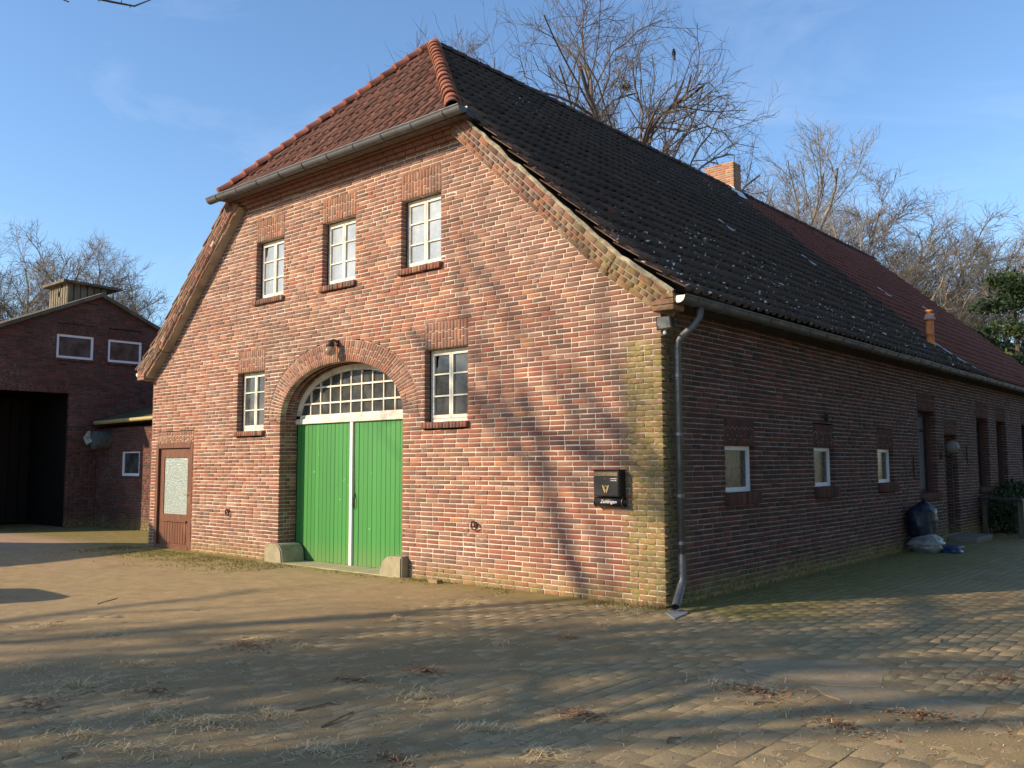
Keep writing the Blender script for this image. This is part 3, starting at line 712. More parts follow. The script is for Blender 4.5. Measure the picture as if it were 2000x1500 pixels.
# --- clay vent pipe, zinc roof vents
vp = empty('vent_pipe', parent=house); bx, by = -.60, 12.6; rz = zroof(bx-XC)
mb = MB(); mb.lathe([(.10, rz-.1), (.115, rz+.06), (.085, rz+.12), (.085, rz+.30), (.092, rz+.305), (.092, rz+.33), (.082, rz+.335), (.088, rz+.52), (.08, rz+.66)], (bx, by, 0), 16); mb.build('pipe', m_simple('clay_pipe', (.72, .24, .07), .6, .12, 8.0), vp, True)
mb = MB(); mb.lathe([(.08, rz+.64), (.125, rz+.645), (.125, rz+.675), (.115, rz+.70), (.085, rz+.76), (.078, rz+.78)], (bx, by, 0), 16); mb.build('cowl', m_simple('pale_clay', (.62, .36, .27), .7, .1, 8.0), vp, True)
mb = MB(); mb.lathe([(.072, rz+.76), (.07, rz+.83), (.085, rz+.845), (.085, rz+.87), (.06, rz+.86)], (bx, by, 0), 16); mb.build('pipe_rim', m_simple('clay_pipe', (.72, .24, .07), .6, .12, 8.0), vp, True)
c_ = math.sqrt(1+.9275**2)
def on_roof(x, y, h): return np.array([x, y, zroof(x-XC)])+np.array([.9275, 0, 1])/c_*h
for y in (6.96, 10.97, 16.1, 20.1):
    p = on_roof(-2.75, y, .085); mb = MB(); d = np.array([1, 0, -.9275])/c_; n_ = np.array([.9275, 0, 1])/c_
    V = []
    for a in (-.03, .03):
        for s_, h_ in ((-.24, .02), (.16, .02), (.2, .05), (.2, 0), (-.24, 0)): V.append(p+d*s_+n_*h_+np.array([0, a, 0]))
    mb.add(V, [(0, 1, 6, 5), (1, 2, 7, 6), (2, 3, 8, 7), (3, 4, 9, 8), (4, 0, 5, 9), (0, 4, 3, 2, 1), (5, 6, 7, 8, 9)]); mb.build('roof_hook', m_simple('bright_zinc', (.55, .56, .55), .4, .1, 5.0, .4, .4), roof)
mb = MB()
for y0_, y1_, x0_, x1_ in ((12.95, 13.1, -.75, -.15), (13.1, 13.2, -.4, .12)):
    mb.add([on_roof(x0_, y0_, .10), on_roof(x1_, y0_, .10), on_roof(x1_, y1_, .105), on_roof(x0_, y1_, .105)], [(0, 1, 2, 3)])
mb.build('valley_strip', m_simple('bright_zinc2', (.42, .44, .43), .5, .15, 5.0, .4, .2), roof)
# --- gutters
def gutter(name, p0, p1, out, r, parent, caps_=(True, True), capmat=None):
    p0, p1, out = map(np.array, (p0, p1, out)); n = 10; prof = [(-r*math.cos(math.pi*k/n), -r*math.sin(math.pi*k/n)) for k in range(n+1)]
    prof = [(-r, .03)]+prof+[(r+.012, .004), (r+.006, .018), (r-.006, .012)]
    mb = MB(); K = len(prof); V = []; N = 14
    for i in range(N+1):
        q = p0+(p1-p0)*i/N+np.array([0, 0, random.gauss(0, .004)])
        V += [q+out*a+np.array([0, 0, b]) for a, b in prof]
    F = [(i*K+k, i*K+k+1, (i+1)*K+k+1, (i+1)*K+k) for i in range(N) for k in range(K-1)]
    mb.add(V, F); o = mb.build(name, m_zinc(), parent, True)
    br = MB(); L = np.linalg.norm(p1-p0); d = (p1-p0)/L; m = int(L/.62)
    for i in range(m):
        q = p0+d*(L*(i+.5)/m); br.tube([q+out*(-(r+.006)*math.cos(math.pi*k/8))+np.array([0, 0, -(r+.006)*math.sin(math.pi*k/8)]) for k in range(9)], .008, 5)
    br.build('gutter_bracket', m_zinc(), o)
    for q, s_ in zip((p0, p1), caps_):
        if s_:
            cp = MB(); pr = [(-r*math.cos(math.pi*k/12), -r*math.sin(math.pi*k/12)) for k in range(13)]
            cp.add([q+out*a+np.array([0, 0, b])+e for e in (d*-.004, d*.004) for a, b in pr], [tuple(range(13)), tuple(range(25, 12, -1))]); cp.build('gutter_end', capmat or m_zinc(), o)
    return o
ug = uroof(6.4)+.24
gutter('hip_gutter', (XC-ug, -.44, 6.40), (XC+ug, -.44, 6.405), (0, -1, 0), .085, house)
mb = MB(); mb.add([(XC+ug-.005, -.36, 6.41), (XC+ug-.005, .0, 6.36), (XC+ug-.005, .0, 6.28), (XC+ug-.005, -.36, 6.32), (XC+ug-.15, -.36, 6.41), (XC+ug-.15, .0, 6.36), (XC+ug-.15, .0, 6.28), (XC+ug-.15, -.36, 6.32)], [(0, 1, 2, 3), (7, 6, 5, 4), (0, 4, 5, 1), (1, 5, 6, 2), (2, 6, 7, 3), (3, 7, 4, 0)]); mb.build('gutter_return', m_simple('dark_zinc', (.07, .07, .07), .6), house)
mb = MB(); mb.box((XC-uu-.03, -.335, 6.35), (XC+uu+.03, -.205, 6.42)); mb.build('eave_board', m_simple('grey_board', (.14, .12, .10), .8), house)
gutter('eave_gutter', (.335, -.16, 3.475), (.335, LEN, 3.475), (1, 0, 0), .078, house, (True, True), m_simple('bright_end', (.60, .58, .50), .5, .1, 8.0, .4, .2))
gutter('far_gutter', (-W-.335, -.16, 3.475), (-W-.335, LEN, 3.475), (-1, 0, 0), .078, house, (True, True), m_simple('bright_end', (.60, .58, .50), .5, .1, 8.0, .4, .2))
mb = MB(); mb.box((.0, .05, 3.40), (.245, LEN, 3.43)); mb.box((.235, .05, 3.43), (.255, LEN, 3.50)); mb.build('eave_soffit', m_simple('dark_board', (.06, .048, .04), .9), house)
# --- downpipe
dp = MB(); px_, py_ = .09, .20
pts = [(.335, .31, 3.42), (.335, .31, 3.35), (.325, .305, 3.29), (.27, .28, 3.20), (.165, .22, 3.09), (.105, .205, 3.03), (px_, py_, 2.95), (px_, py_, .50)]
dp.tube(pts, .041, 14); do = dp.build('downpipe', m_zinc(), house, True)
for z in (2.62, 1.95, 1.25, .72):
    b = MB(); b.lathe([(.042, z-.02), (.049, z-.018), (.049, z+.018), (.042, z+.02)], (px_, py_, 0), 14); b.box((-.005, py_-.012, z-.012), (px_-.03, py_+.012, z+.012)); b.build('pipe_clamp', m_zinc(), do)
el = MB(); n = 14; pp = [(px_, py_, .60), (px_, py_, .36), (px_+.005, py_-.01, .29), (px_+.02, py_-.06, .23), (px_+.13, py_-.37, .062)]
el.tube(pp, .047, n, caps=False); el.tube([pp[-1], (px_+.12, py_-.342, .078)], [.0455, .04], n, False); el.build('pipe_shoe', m_zinc(), do, True)
hole = MB(); hole.tube([(px_+.124, py_-.352, .072), (px_+.122, py_-.347, .075)], .043, n); hole.build('pipe_bore_shade', m_simple('dark_inside', (.012, .012, .012), .9), do)  # near-black disc paints the shade inside the pipe mouth

# ------------------------------------------------------------------ doors and windows of the house
gl_pale = m_glass('dusty_pale_glass', (.28, .33, .36), (.40, .44, .46), 2.2, .10)
gl_dark = m_glass('old_dark_glass', (.035, .038, .036), (.10, .105, .10), 3.0, .06)
gl_side = m_glass('obscured_glass', (.04, .04, .033), (.12, .11, .08), 16.0, .12)
def casement(w0, w1, z0, z1, y, glass, missing=None):
    """two leaf window, three panes each"""
    o = empty('window', parent=house); t = .045; b = MB()
    b.box((w0+.004, y, z0), (w0+t, y+.06, z1), .003); b.box((w1-t, y, z0), (w1-.004, y+.06, z1), .003); b.box((w0+t, y, z1-t), (w1-t, y+.06, z1), .003); b.box((w0+t, y-.012, z0), (w1-t, y+.06, z0+t*1.1), .004)
    b.build('window_frame', m_white(), o); c = (w0+w1)/2
    for a0, a1 in ((w0+t+.003, c-.004), (c+.004, w1-t-.003)):
        s = MB(); q = .034; za, zb = z0+t*1.1+.003, z1-t-.003
        s.box((a0, y-.016, za), (a0+q, y+.03, zb), .004); s.box((a1-q, y-.016, za), (a1, y+.03, zb), .004)
        s.box((a0+q, y-.014, za), (a1-q, y+.03, za+q*1.5), .003); s.box((a0+q, y-.014, zb-q), (a1-q, y+.03, zb), .003)
        for k in (1, 2):
            zc = za+(zb-za)*k/3+.008; s.box((a0+q, y-.010, zc-.011), (a1-q, y+.03, zc+.011), .003)
        so_ = s.build('sash', m_white(), o)
        for k in range(3):
            p0, p1 = za+(zb-za)*k/3+.012, za+(zb-za)*(k+1)/3+.006; g = MB()
            ya = y+.012+random.gauss(0, .0015); yb = y+.012+random.gauss(0, .0015)
            if missing == (k, a0 < c-.1):
                g.prism([(a0+q-.004, p0), (a1-q+.004, p0), (a1-q+.004, p1), (a0+q+.10, p1), (a0+q+.055, p1-.10), (a0+q+.05, p1-.19), (a0+q-.004, p1-.24)], 'y', y+.012, y+.015)
            else:
                V = [(a0+q-.006, ya, p0-.01), (a1-q+.006, yb, p0-.01), (a1-q+.006, yb+.001, p1), (a0+q-.006, ya+.001, p1)]
                g.add(V+[(v[0], v[1]+.004, v[2]) for v in V], [(0, 1, 2, 3), (7, 6, 5, 4), (0, 4, 5, 1), (1, 5, 6, 2), (2, 6, 7, 3), (3, 7, 4, 0)])
            g.build('pane', glass, o)
    return o
WY = .125
for i, (w0, w1, z0, z1) in enumerate(GW): casement(w0, w1, z0, z1-.005, WY, gl_pale if i < 3 else gl_dark, (2, True) if i in (0, 4) else None)
# reveals above the frames and behind the bricks
for w0, w1, z0, z1 in GW:
    rv = MB(); rv.box((w0-.03, .111, z0-.06), (w0+.003, .3, z1+.05)); rv.box((w1-.003, .111, z0-.06), (w1+.03, .3, z1+.05)); rv.box((w0-.03, .111, z1-.004), (w1+.03, .3, z1+.05)); rv.box((w0-.03, .112, z0-.07), (w1+.03, .3, z0-.002))
    rv.build('reveal', m_simple('dark_inside', (.05, .045, .04), .9), gable)
# --- green barn door, two leaves of boards with a white cover strip
DY = .35; ztop = 2.298
bd = empty('barn_door', parent=house)
pl = MB(); pl.box((-.5, 0, -.5), (.5, 1, .5)); bm_ = bmesh.new(); bmesh.ops.create_cube(bm_, size=1); bmesh.ops.translate(bm_, verts=bm_.verts, vec=(0, .5, 0))
bmesh.ops.bevel(bm_, geom=[e for e in bm_.edges if abs(e.verts[0].co.z-e.verts[1].co.z) > .5 and e.verts[0].co.y < .5], offset=.07, segments=1, affect='EDGES'); bm_.verts.index_update()
pme = bpy.data.meshes.new('plank'); bm_.to_mesh(pme); bm_.free(); pme.materials.append(m_green('object'))
xs = np.linspace(AX-AA+.01, -5.985, 15).tolist(), np.linspace(-5.885, AX+AA-.01, 15).tolist()
for half in xs:
    for a, b in zip(half[:-1], half[1:]):
        o = link('plank', pme, bd); zb = .035+random.uniform(-.004, .004)
        o.location = ((a+b)/2, DY+random.gauss(0, .0012), (zb+ztop)/2); o.scale = (b-a-.007, .03, ztop-zb); k = random.gauss(1, .05); o.color = (.05*k, .235*k, .052*k, 1)
mb = MB(); mb.box((AX-AA, DY+.022, 0.02), (AX+AA, DY+.06, ztop+.02)); mb.build('door_backing', m_simple('dark_green', (.012, .03, .012), .9), bd)
mb = MB(); mb.box((-5.985+.004, DY-.028, .03), (-5.915, DY+.02, ztop), .004); mb.build('cover_strip', m_simple('white_strip', (.82, .78, .70), .5, .05), bd)
mb = MB(); hx = -5.86; mb.tube([(hx, DY-.005, 1.14), (hx, DY-.03, 1.13), (hx+.02, DY-.034, 1.08), (hx+.022, DY-.03, .96), (hx-.01, DY-.02, .92), (hx-.028, DY-.018, .98), (hx-.02, DY-.02, 1.08), (hx, DY-.03, 1.13)], .007, 6); mb.tube([(hx-.02, DY-.006, 1.75), (hx-.012, DY-.012, 1.45), (hx, DY-.01, 1.13)], .003, 5); mb.box((hx-.012, DY-.012, 1.11), (hx+.012, DY+.002, 1.17), .003); mb.build('door_handle', m_rust(), bd)
# fanlight: transom beam, curved frame, glazing bars, panes
fl = empty('fanlight', parent=house); mb = MB(); mb.box((AX-AA+.002, DY-.045, ztop+.002), (AX+AA-.002, DY+.06, ztop+.085), .006); mb.box((AX-AA+.002, DY-.02, ztop+.087), (AX+AA-.002, DY+.05, ztop+.15), .004); mb.build('transom', m_white(), fl)
fz0 = ztop+.15
def half_w(z, inset): 
    return superell(z, AA-inset, AB-inset, 2.12)
mb = MB(); po = resample(arch_pts(AA, AB, 2.12, 300), 60); pi2 = resample(arch_pts(AA-.10, AB-.10, 2.12, 300), 60)
for i in range(60):
    if min(po[i][1], po[i+1][1]) < fz0-.2: continue
    A, B, C_, D_ = po[i], po[i+1], pi2[i+1], pi2[i]
    mb.add([(p[0], yy, p[1]) for yy in (DY-.02, DY+.05) for p in (A, B, C_, D_)], [(0, 1, 2, 3), (7, 6, 5, 4), (2, 6, 7, 3), (0, 4, 5, 1)])
mb.build('arch_frame', m_white(), fl)
bxs = [-5.988+.2655*k for k in range(-5, 6)]; bzs = [2.635, 2.902]
for x in bxs:
    zt = max([z for z in np.linspace(fz0, AZ+AB-.1, 60) if half_w(z, .1) > abs(x-AX)] or [fz0])
    if zt-fz0 > .06: b = MB(); b.box((x-.012, DY-.012, fz0), (x+.012, DY+.03, zt), .003); b.build('glazing_bar', m_white(), fl)
for z in bzs: b = MB(); hw = half_w(z, .1); b.box((AX-hw, DY-.016, z-.014), (AX+hw, DY+.028, z+.014), .003); b.build('glazing_bar', m_white(), fl)
ex = [AX-AA]+bxs+[AX+AA]; ez = [fz0]+bzs+[AZ+AB]
for x0, x1 in zip(ex[:-1], ex[1:]):
    for z0, z1 in zip(ez[:-1], ez[1:]):
        P = []
        for z in np.linspace(z0, z1, 8): 
            h = half_w(z, .09); a, b = max(x0, AX-h), min(x1, AX+h)
            if b-a > .01: P.append((a, b, z))
        if len(P) < 2: continue
        poly = [(a, z) for a, b, z in P]+[(b, z) for a, b, z in P[::-1]]; g = MB(); yj = DY+.012+random.gauss(0, .002); n_ = len(poly); tl = random.gauss(0, .006)
        g.add([(x, yj+tl*(x-x0)+d, z) for d in (0, .003) for x, z in poly], [tuple(range(n_)), tuple(range(2*n_-1, n_-1, -1))]); g.build('pane', gl_dark, fl)
ds = MB(); ds.box((AX-AA-.02, -.16, -.06), (AX+AA+.02, DY+.1, .03), .012); dso = ds.build('doorstep', m_simple('mossy_concrete', (.36, .33, .20), .95, .15, 6.0, .1, 0.0, .4, (.26, .26, .11)), house)
# guard stones at the foot of the arch
for sgn, x0, lab in ((-1, AX-AA, 'rounded concrete guard stone at the left foot of the green barn door'), (1, AX+AA, 'cracked concrete guard stone at the right foot of the green barn door')):
    outx, inx = (x0-.185, x0+.30) if sgn < 0 else (x0+.145, x0-.33)
    bm = bmesh.new(); prof = []
    top = .36 if sgn < 0 else .345; R = .17 if sgn < 0 else .24
    P = [(outx, 0), (outx, top)]; cx = inx+(R if sgn > 0 else -R)
    for k in range(9):
        a = math.pi/2*k/8; P.append((cx+(-1 if sgn > 0 else 1)*R*math.sin(a), top-R+R*math.cos(a)))
    P.append((inx+(-.03 if sgn > 0 else .03), 0))
    mb = MB(); mb.prism([(p[0], p[1]-.04) for p in P], 'y', -.14, .32); me = mb.mesh('guard_stone', m_simple('concrete', (.31, .275, .18), .92, .16, 5.0, .12, 0.0, .45, (.22, .21, .10)))
    bm.from_mesh(me); bmesh.ops.bevel(bm, geom=bm.edges[:], offset=.02, segments=2, affect='EDGES'); bm.to_mesh(me); bm.free()
    tag(link('guard_stone', me), lab, 'guard stone', 'guard stones of the barn door')
# --- small brown door
sd = empty('small_door', parent=house); x0, x1, z1 = SD[0], SD[1], SD[3]; wd = m_wood('brown_wood', (.20, .078, .036), (.10, .038, .02)); y = .03
mb = MB(); mb.box((x0, y-.035, 0), (x0+.10, y+.09, z1), .006); mb.box((x1-.10, y-.035, 0), (x1, y+.09, z1), .006); mb.box((x0+.10, y-.035, z1-.085), (x1-.10, y+.09, z1), .006); mb.build('door_frame', wd, sd)
lx0, lx1, lz0, lz1 = x0+.105, x1-.105, .03, z1-.09; ly = y+.012
mb = MB(); gx0, gx1, gz0, gz1 = lx0+.155, lx1-.155, .68, 1.76
mb.box((lx0, ly, lz0), (gx0, ly+.045, lz1), .004); mb.box((gx1, ly, lz0), (lx1, ly+.045, lz1), .004); mb.box((gx0, ly, gz1), (gx1, ly+.045, lz1), .004); mb.box((gx0, ly, .56), (gx1, ly+.045, gz0), .004); mb.box((gx0, ly, lz0), (gx1, ly+.045, .12), .004)
mb.box((gx0-.03, ly-.03, .53), (gx1+.03, ly+.002, .565), .006); mb.box((lx0, ly-.05, lz0-.02), (lx1, ly-.002, .085), .008); mb.build('door_leaf', wd, sd)
n = 9
for k in range(n):
    a, b = gx0+(gx1-gx0)*k/n, gx0+(gx1-gx0)*(k+1)/n; g = MB(); g.box((a+.002, ly-.008, .12), (b-.002, ly+.02, .535), .008); g.build('slat', wd, sd)
t = NT('bubble_glass'); vv = t.vor(42, 'SMOOTH_F1'); nn = t.noise(30, 3, .6); cc = t.mix(t.ramp(vv, .1, .6), (.48, .52, .46), (.26, .31, .27)); t.bump(vv, .9, .012); t.out(cc, .18, .5)
mb = MB(); mb.box((gx0-.005, ly+.016, gz0-.005), (gx1+.005, ly+.024, gz1+.005)); mb.build('pane', t.m, sd)
mb = MB(); mb.box((lx1-.075, ly-.006, .90), (lx1-.045, ly+.002, 1.12), .003); mb.tube([(lx1-.06, ly-.004, 1.06), (lx1-.06, ly-.045, 1.06), (lx1-.17, ly-.05, 1.06)], .008, 6); mb.build('door_handle', m_simple('brass', (.55, .42, .22), .35, .1, 9.0, .5, .8), sd)
# --- windows of the long side
for a, b, z0, z1, k in SWs:
    o = empty('window', parent=house); xx = -.075; t_ = .062; mb = MB()
    mb.box((xx-.05, a+.003, z0), (xx, a+t_, z1-.004), .004); mb.box((xx-.05, b-t_, z0), (xx, b-.003, z1-.004), .004); mb.box((xx-.05, a+t_, z1-t_), (xx, b-t_, z1-.004), .004); mb.box((xx-.05, a+t_, z0), (xx, b-t_, z0+t_), .004)
    mb.build('window_frame', m_simple('white_upvc', (.80, .80, .82), .4, .04), o); g = MB(); g.box((xx-.04, a+t_-.005, z0+t_-.005), (xx-.034, b-t_+.005, z1-t_+.005)); g.build('pane', gl_side, o)
    r = MB(); r.box((-.26, a-.03, z0-.05), (-.112, a+.002, z1+.03)); r.box((-.26, b-.002, z0-.05), (-.112, b+.03, z1+.03)); r.box((-.26, a-.03, z1-.003), (-.112, b+.03, z1+.04)); r.box((-.26, a-.03, z0-.06), (-.112, b+.03, z0-.002)); ro = r.build('reveal', m_brick('side', 'object'), o); ro.color = (.11, .05, .042, 1)
br = m_wood('dark_brown_wood', (.045, .028, .02), (.028, .018, .014))
for i, (a, b, z0, z1, k) in enumerate(SWb):
    o = empty('window', parent=house); xx = -.19; t_ = .07; mb = MB()
    mb.box((xx-.05, a+.003, z0), (xx, a+t_, z1-.004), .004); mb.box((xx-.05, b-t_, z0), (xx, b-.003, z1-.004), .004); mb.box((xx-.05, a+t_, z1-t_*1.4), (xx, b-t_, z1-.004), .004); mb.box((xx-.05, a+t_, z0), (xx, b-t_, z0+t_), .004); mb.box((xx-.048, a+t_, z1-.40), (xx-.004, b-t_, z1-.35), .004)
    mb.build('window_frame', br, o); g = MB(); g.box((xx-.04, a+t_-.005, z0+t_-.005), (xx-.034, b-t_+.005, z1-.09))
    g.build('pane', m_glass('curtained_glass', (.16, .17, .20), (.22, .23, .26), 20.0, .25) if i == 0 else gl_dark, o)
    r = MB()
    for c0, c1 in (((-.34, a-.03, z0-.05), (-.106, a+.002, z1+.03)), ((-.34, b-.002, z0-.05), (-.106, b+.03, z1+.03)), ((-.34, a-.03, z1-.003), (-.112, b+.03, z1+.04)), ((-.34, a-.03, z0-.06), (-.112, b+.03, z0-.002))): r.box(c0, c1)
    ro = r.build('reveal', m_brick('side', 'object'), o); ro.color = (.13, .06, .05, 1)
a, b, z0, z1 = SDR; o = empty('side_door', parent=house); mb = MB(); mb.box((-.42, a, z0), (-.36, b, z1), .004); mb.build('door_leaf', br, o)
mb = MB(); mb.box((-.358, a+.12, z0+.9), (-.352, b-.12, z1-.2)); mb.build('pane', gl_dark, o)
Fd = frame((-.112, b, 0), (-1, 0, 0), (0, -1, 0)); rects = []
for r in range(int((z1-z0)/CH)):
    zb = z0+r*CH
    for q0, q1 in ((0, .12), (.12, .25)) if r % 2 else ((0, .06), (.06, .25)): rects.append((q0+.005, q1-.005, zb+.0055, zb+CH-.0055))
mb = MB(); mb.add([(-.10, b+.008, z0), (-.37, b+.008, z0), (-.37, b+.008, z1), (-.10, b+.008, z1), (-.105, a, z0), (-.37, a, z0), (-.37, a, z1), (-.105, a, z1)], [(0, 1, 2, 3), (7, 6, 5, 4), (3, 2, 6, 7)]); jo = mb.build('door_jamb', m_mortar('side'), o)
M = np.array(brick_mats(rects, Fd, .05)); V, F = np.array(UB[0]), np.array(UB[1]); Wv = np.einsum('nij,vj->nvi', M, np.c_[V, np.ones(12)])[:, :, :3]; FF = (F[None]+(np.arange(len(M))*12)[:, None, None]).reshape(-1, 4)
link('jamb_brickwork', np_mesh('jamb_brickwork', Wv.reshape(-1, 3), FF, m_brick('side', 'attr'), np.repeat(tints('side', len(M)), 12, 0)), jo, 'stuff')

# ------------------------------------------------------------------ barn and link building on the left
barn = tag(empty('barn', (-19, 0, 0)), 'shaded brick barn with wide dark gateway and shallow gable at the left', 'barn')
BX, BY0, BY1, BYC, BZ = -19.0, -1.9, 6.02, 2.06, 6.30; BS = .45
def bpart(o): o.matrix_parent_inverse = Matrix.Translation((19, 0, 0)); return o
class InBarn:
    pass
bwall = empty('barn_gable', parent=barn); bwall.matrix_parent_inverse = Matrix.Translation((19, 0, 0))
BW = [(.96, 1.93, 4.46, 5.10), (2.32, 3.28, 4.46, 5.09)]; BD = (-1.15, 1.34, 0, 3.53)
def barn_range(z):
    h = min(BYC-BY0, (BZ-.06-z)/BS+.02); return (BYC-h, BYC+h)
def barn_holes(z):
    H = [(a, b) for a, b, z0, z1 in BW if z0-.07 < z < z1+.28]
    if z < BD[3]+.28: H.append(BD[:2])
    return H
FB = frame((BX, 0, 0), (0, 1, 0), (1, 0, 0))
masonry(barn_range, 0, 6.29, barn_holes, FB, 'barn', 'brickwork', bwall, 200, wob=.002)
for a, b, z0, z1 in BW:
    soldier(bwall, FB, 'barn', a-.0, b, z1, z1+.28); sill(bwall, FB, 'barn', a-.03, b+.03, z0-.07, z0-.003, .03)
    o = empty('window', parent=barn); o.matrix_parent_inverse = Matrix.Translation((19, 0, 0)); mb = MB(); t_ = .065; xx = BX-.02
    mb.box((xx-.05, a+.003, z0), (xx, a+t_, z1), .004); mb.box((xx-.05, b-t_, z0), (xx, b-.003, z1), .004); mb.box((xx-.05, a+t_, z1-t_), (xx, b-t_, z1), .004); mb.box((xx-.05, a+t_, z0), (xx, b-t_, z0+t_), .004); mb.build('window_frame', m_simple('white_upvc', (.80, .80, .82), .4, .04), o)
    g = MB(); g.box((xx-.035, a+t_-.004, z0+t_-.004), (xx-.03, b-t_+.004, z1-t_+.004)); g.build('pane', gl_dark, o)
soldier(bwall, FB, 'barn', BD[0], BD[1], BD[3], BD[3]+.28)
def pb(mb, name, mat): o = mb.build(name, mat, barn); o.matrix_parent_inverse = Matrix.Translation((19, 0, 0)); return o
mb = MB(); mb.box((BX-14, BY0, 0), (BX-13.9, BY1, 4.4)); mb.box((BX-14, BY0, 0), (BX-.115, BY0+.12, 4.5)); mb.box((BX-14, BY1-.12, 0), (BX-.115, BY1, 4.5))
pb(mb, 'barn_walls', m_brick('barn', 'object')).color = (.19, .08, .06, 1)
ip = MB(); ip.box((BX-2.9, BY0+.13, 0), (BX-2.8, BY1-.13, 4.4)); ip.box((BX-2.79, BD[1]+.02, 0), (BX-.13, BD[1]+.1, 4.0)); ip.box((BX-2.79, BD[0]-.1, 0), (BX-.13, BD[0]-.02, 4.0)); ip.box((BX-2.79, BD[0]-.1, 3.85), (BX-.13, BD[1]+.1, 3.95)); pb(ip, 'gloom_lining', m_simple('gateway_gloom', (.012, .010, .009), .9))  # near-black lining added to paint the darkness inside the gateway
# gate boards standing open inside the gateway, near-black to paint the shade in there
for k in range(9):
    g = MB(); g.box((BX-2.45, BD[0]+.04+k*.27, .05), (BX-2.41, BD[0]+.04+k*.27+.255, 3.5), .006); pb(g, 'gate_board', m_wood('gloom_board', (.009, .008, .007), (.006, .005, .005)))
rf = MB()
for sgn in (1, -1):
    hw = BYC-BY0+.25; P = []
    n = 46
    for i in range(n):                                    # corrugated sheets
        x0_ = BX+.12-i*.32
        if x0_ < BX-14.2: break
        z = lambda h, k: BZ+.02-BS*h+(.018 if k else 0.0)
        rf.add([(x0_, BYC, z(0, 0)), (x0_-.16, BYC, z(0, 1)), (x0_-.16, BYC+sgn*hw, z(hw, 1)), (x0_, BYC+sgn*hw, z(hw, 0)), (x0_-.32, BYC, z(0, 0)), (x0_-.32, BYC+sgn*hw, z(hw, 0))], [(0, 1, 2, 3), (1, 4, 5, 2)])
    rf.add([(BX+.12, BYC, BZ+.02), (BX+.12, BYC+sgn*hw, BZ+.02-BS*hw), (BX+.12, BYC+sgn*hw, BZ-.08-BS*hw), (BX+.12, BYC, BZ-.08), (BX-.1, BYC, BZ-.08), (BX-.1, BYC+sgn*hw, BZ-.08-BS*hw)], [(0, 1, 2, 3), (3, 2, 5, 4)])
pb(rf, 'barn_roof', m_simple('old_fibre_cement', (.14, .12, .09), .95, .3, 3.0, .1, 0.0, .4, (.10, .10, .045)))
# roof ventilator box of corrugated sheets: nearest corner (vx1, vy0)
vx1, vx0, vy0, vy1, vzt = -20.1, -21.32, 1.62, 2.74, 6.76
vb = empty('roof_ventilator', parent=barn); vb.matrix_parent_inverse = Matrix.Translation((19, 0, 0))
grey = m_simple('weathered_sheet', (.20, .17, .12), .9, .25, 4.0, .15, 0.0, .3, (.10, .085, .055))
mb = MB(); nn = 8
for k in range(nn):
    w_ = (vx1-vx0)/nn; a = vx0+k*w_
    if k == 4: mb.box((a+.02, vy0, 5.9), (a+w_*.82, vy0+.05, 6.38), .012); mb.box((a+.02, vy0, 6.52), (a+w_*.82, vy0+.05, vzt-.05), .012)
    else: mb.box((a+.02, vy0, 5.9), (a+w_*.82, vy0+.05, vzt-.04-(.1 if k == 5 else 0)), .012)
mb.box((vx0, vy0+.06, 5.9), (vx1-.06, vy0+.08, vzt-.06)); mb.build('ventilator_sheets', grey, vb)
mb = MB()
for k in range(6):
    w_ = (vy1-vy0)/6; mb.box((vx1-.05, vy0+k*w_+.01, 5.85), (vx1, vy0+(k+1)*w_-.02, vzt-.05-.0*k), .012)
mb.box((vx1-.09, vy0+.05, 5.85), (vx1-.06, vy1, vzt-.08)); mb.build('ventilator_side', grey, vb)
mb = MB(); mb.add([(vx1+.14, vy0-.16, vzt+.02), (vx0-.14, vy0-.16, vzt+.02), (vx0-.14, vy1+.35, vzt-.02), (vx1+.14, vy1+.35, vzt-.02), (vx1+.14, vy0-.16, vzt-.05), (vx0-.14, vy0-.16, vzt-.05), (vx0-.14, vy1+.35, vzt-.09), (vx1+.14, vy1+.35, vzt-.09)], [(0, 1, 2, 3), (7, 6, 5, 4), (0, 4, 5, 1), (0, 3, 7, 4), (2, 6, 7, 3), (1, 5, 6, 2)]); mb.build('ventilator_roof', m_simple('mossy_sheet', (.13, .11, .08), .95, .3, 4.0), vb)
# link building: brick wall parallel to the gable, set back
lk = tag(empty('link_building', (-15, 2.1, 0)), 'low brick link with mossy lean-to roof between barn and farmhouse', 'building'); LI = Matrix.Translation((15, -2.1, 0))
LY, LX0, LX1, LZ = 2.1, -18.99, -11.95, 2.62
lw = empty('link_wall', parent=lk); lw.matrix_parent_inverse = LI
AWN = (-17.50, -16.55, 1.345, 2.0)
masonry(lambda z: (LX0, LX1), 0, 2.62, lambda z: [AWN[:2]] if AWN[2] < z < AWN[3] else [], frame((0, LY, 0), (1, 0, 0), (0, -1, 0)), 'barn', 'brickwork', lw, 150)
o = empty('window', parent=lk); o.matrix_parent_inverse = LI; mb = MB(); a, b, z0, z1 = AWN; t_ = .07; yy = LY+.02
mb.box((a+.003, yy, z0), (a+t_, yy+.05, z1), .004); mb.box((b-t_, yy, z0), (b-.003, yy+.05, z1), .004); mb.box((a+t_, yy, z1-t_), (b-t_, yy+.05, z1), .004); mb.box((a+t_, yy, z0), (b-t_, yy+.05, z0+t_), .004); mb.build('window_frame', m_simple('white_upvc', (.80, .80, .82), .4, .04), o)
g = MB(); g.box((a+t_-.004, yy+.03, z0+t_-.004), (b-t_+.004, yy+.035, z1-t_+.004)); g.build('pane', gl_dark, o)
def pl_(mb, name, mat): o = mb.build(name, mat, lk); o.matrix_parent_inverse = LI; return o
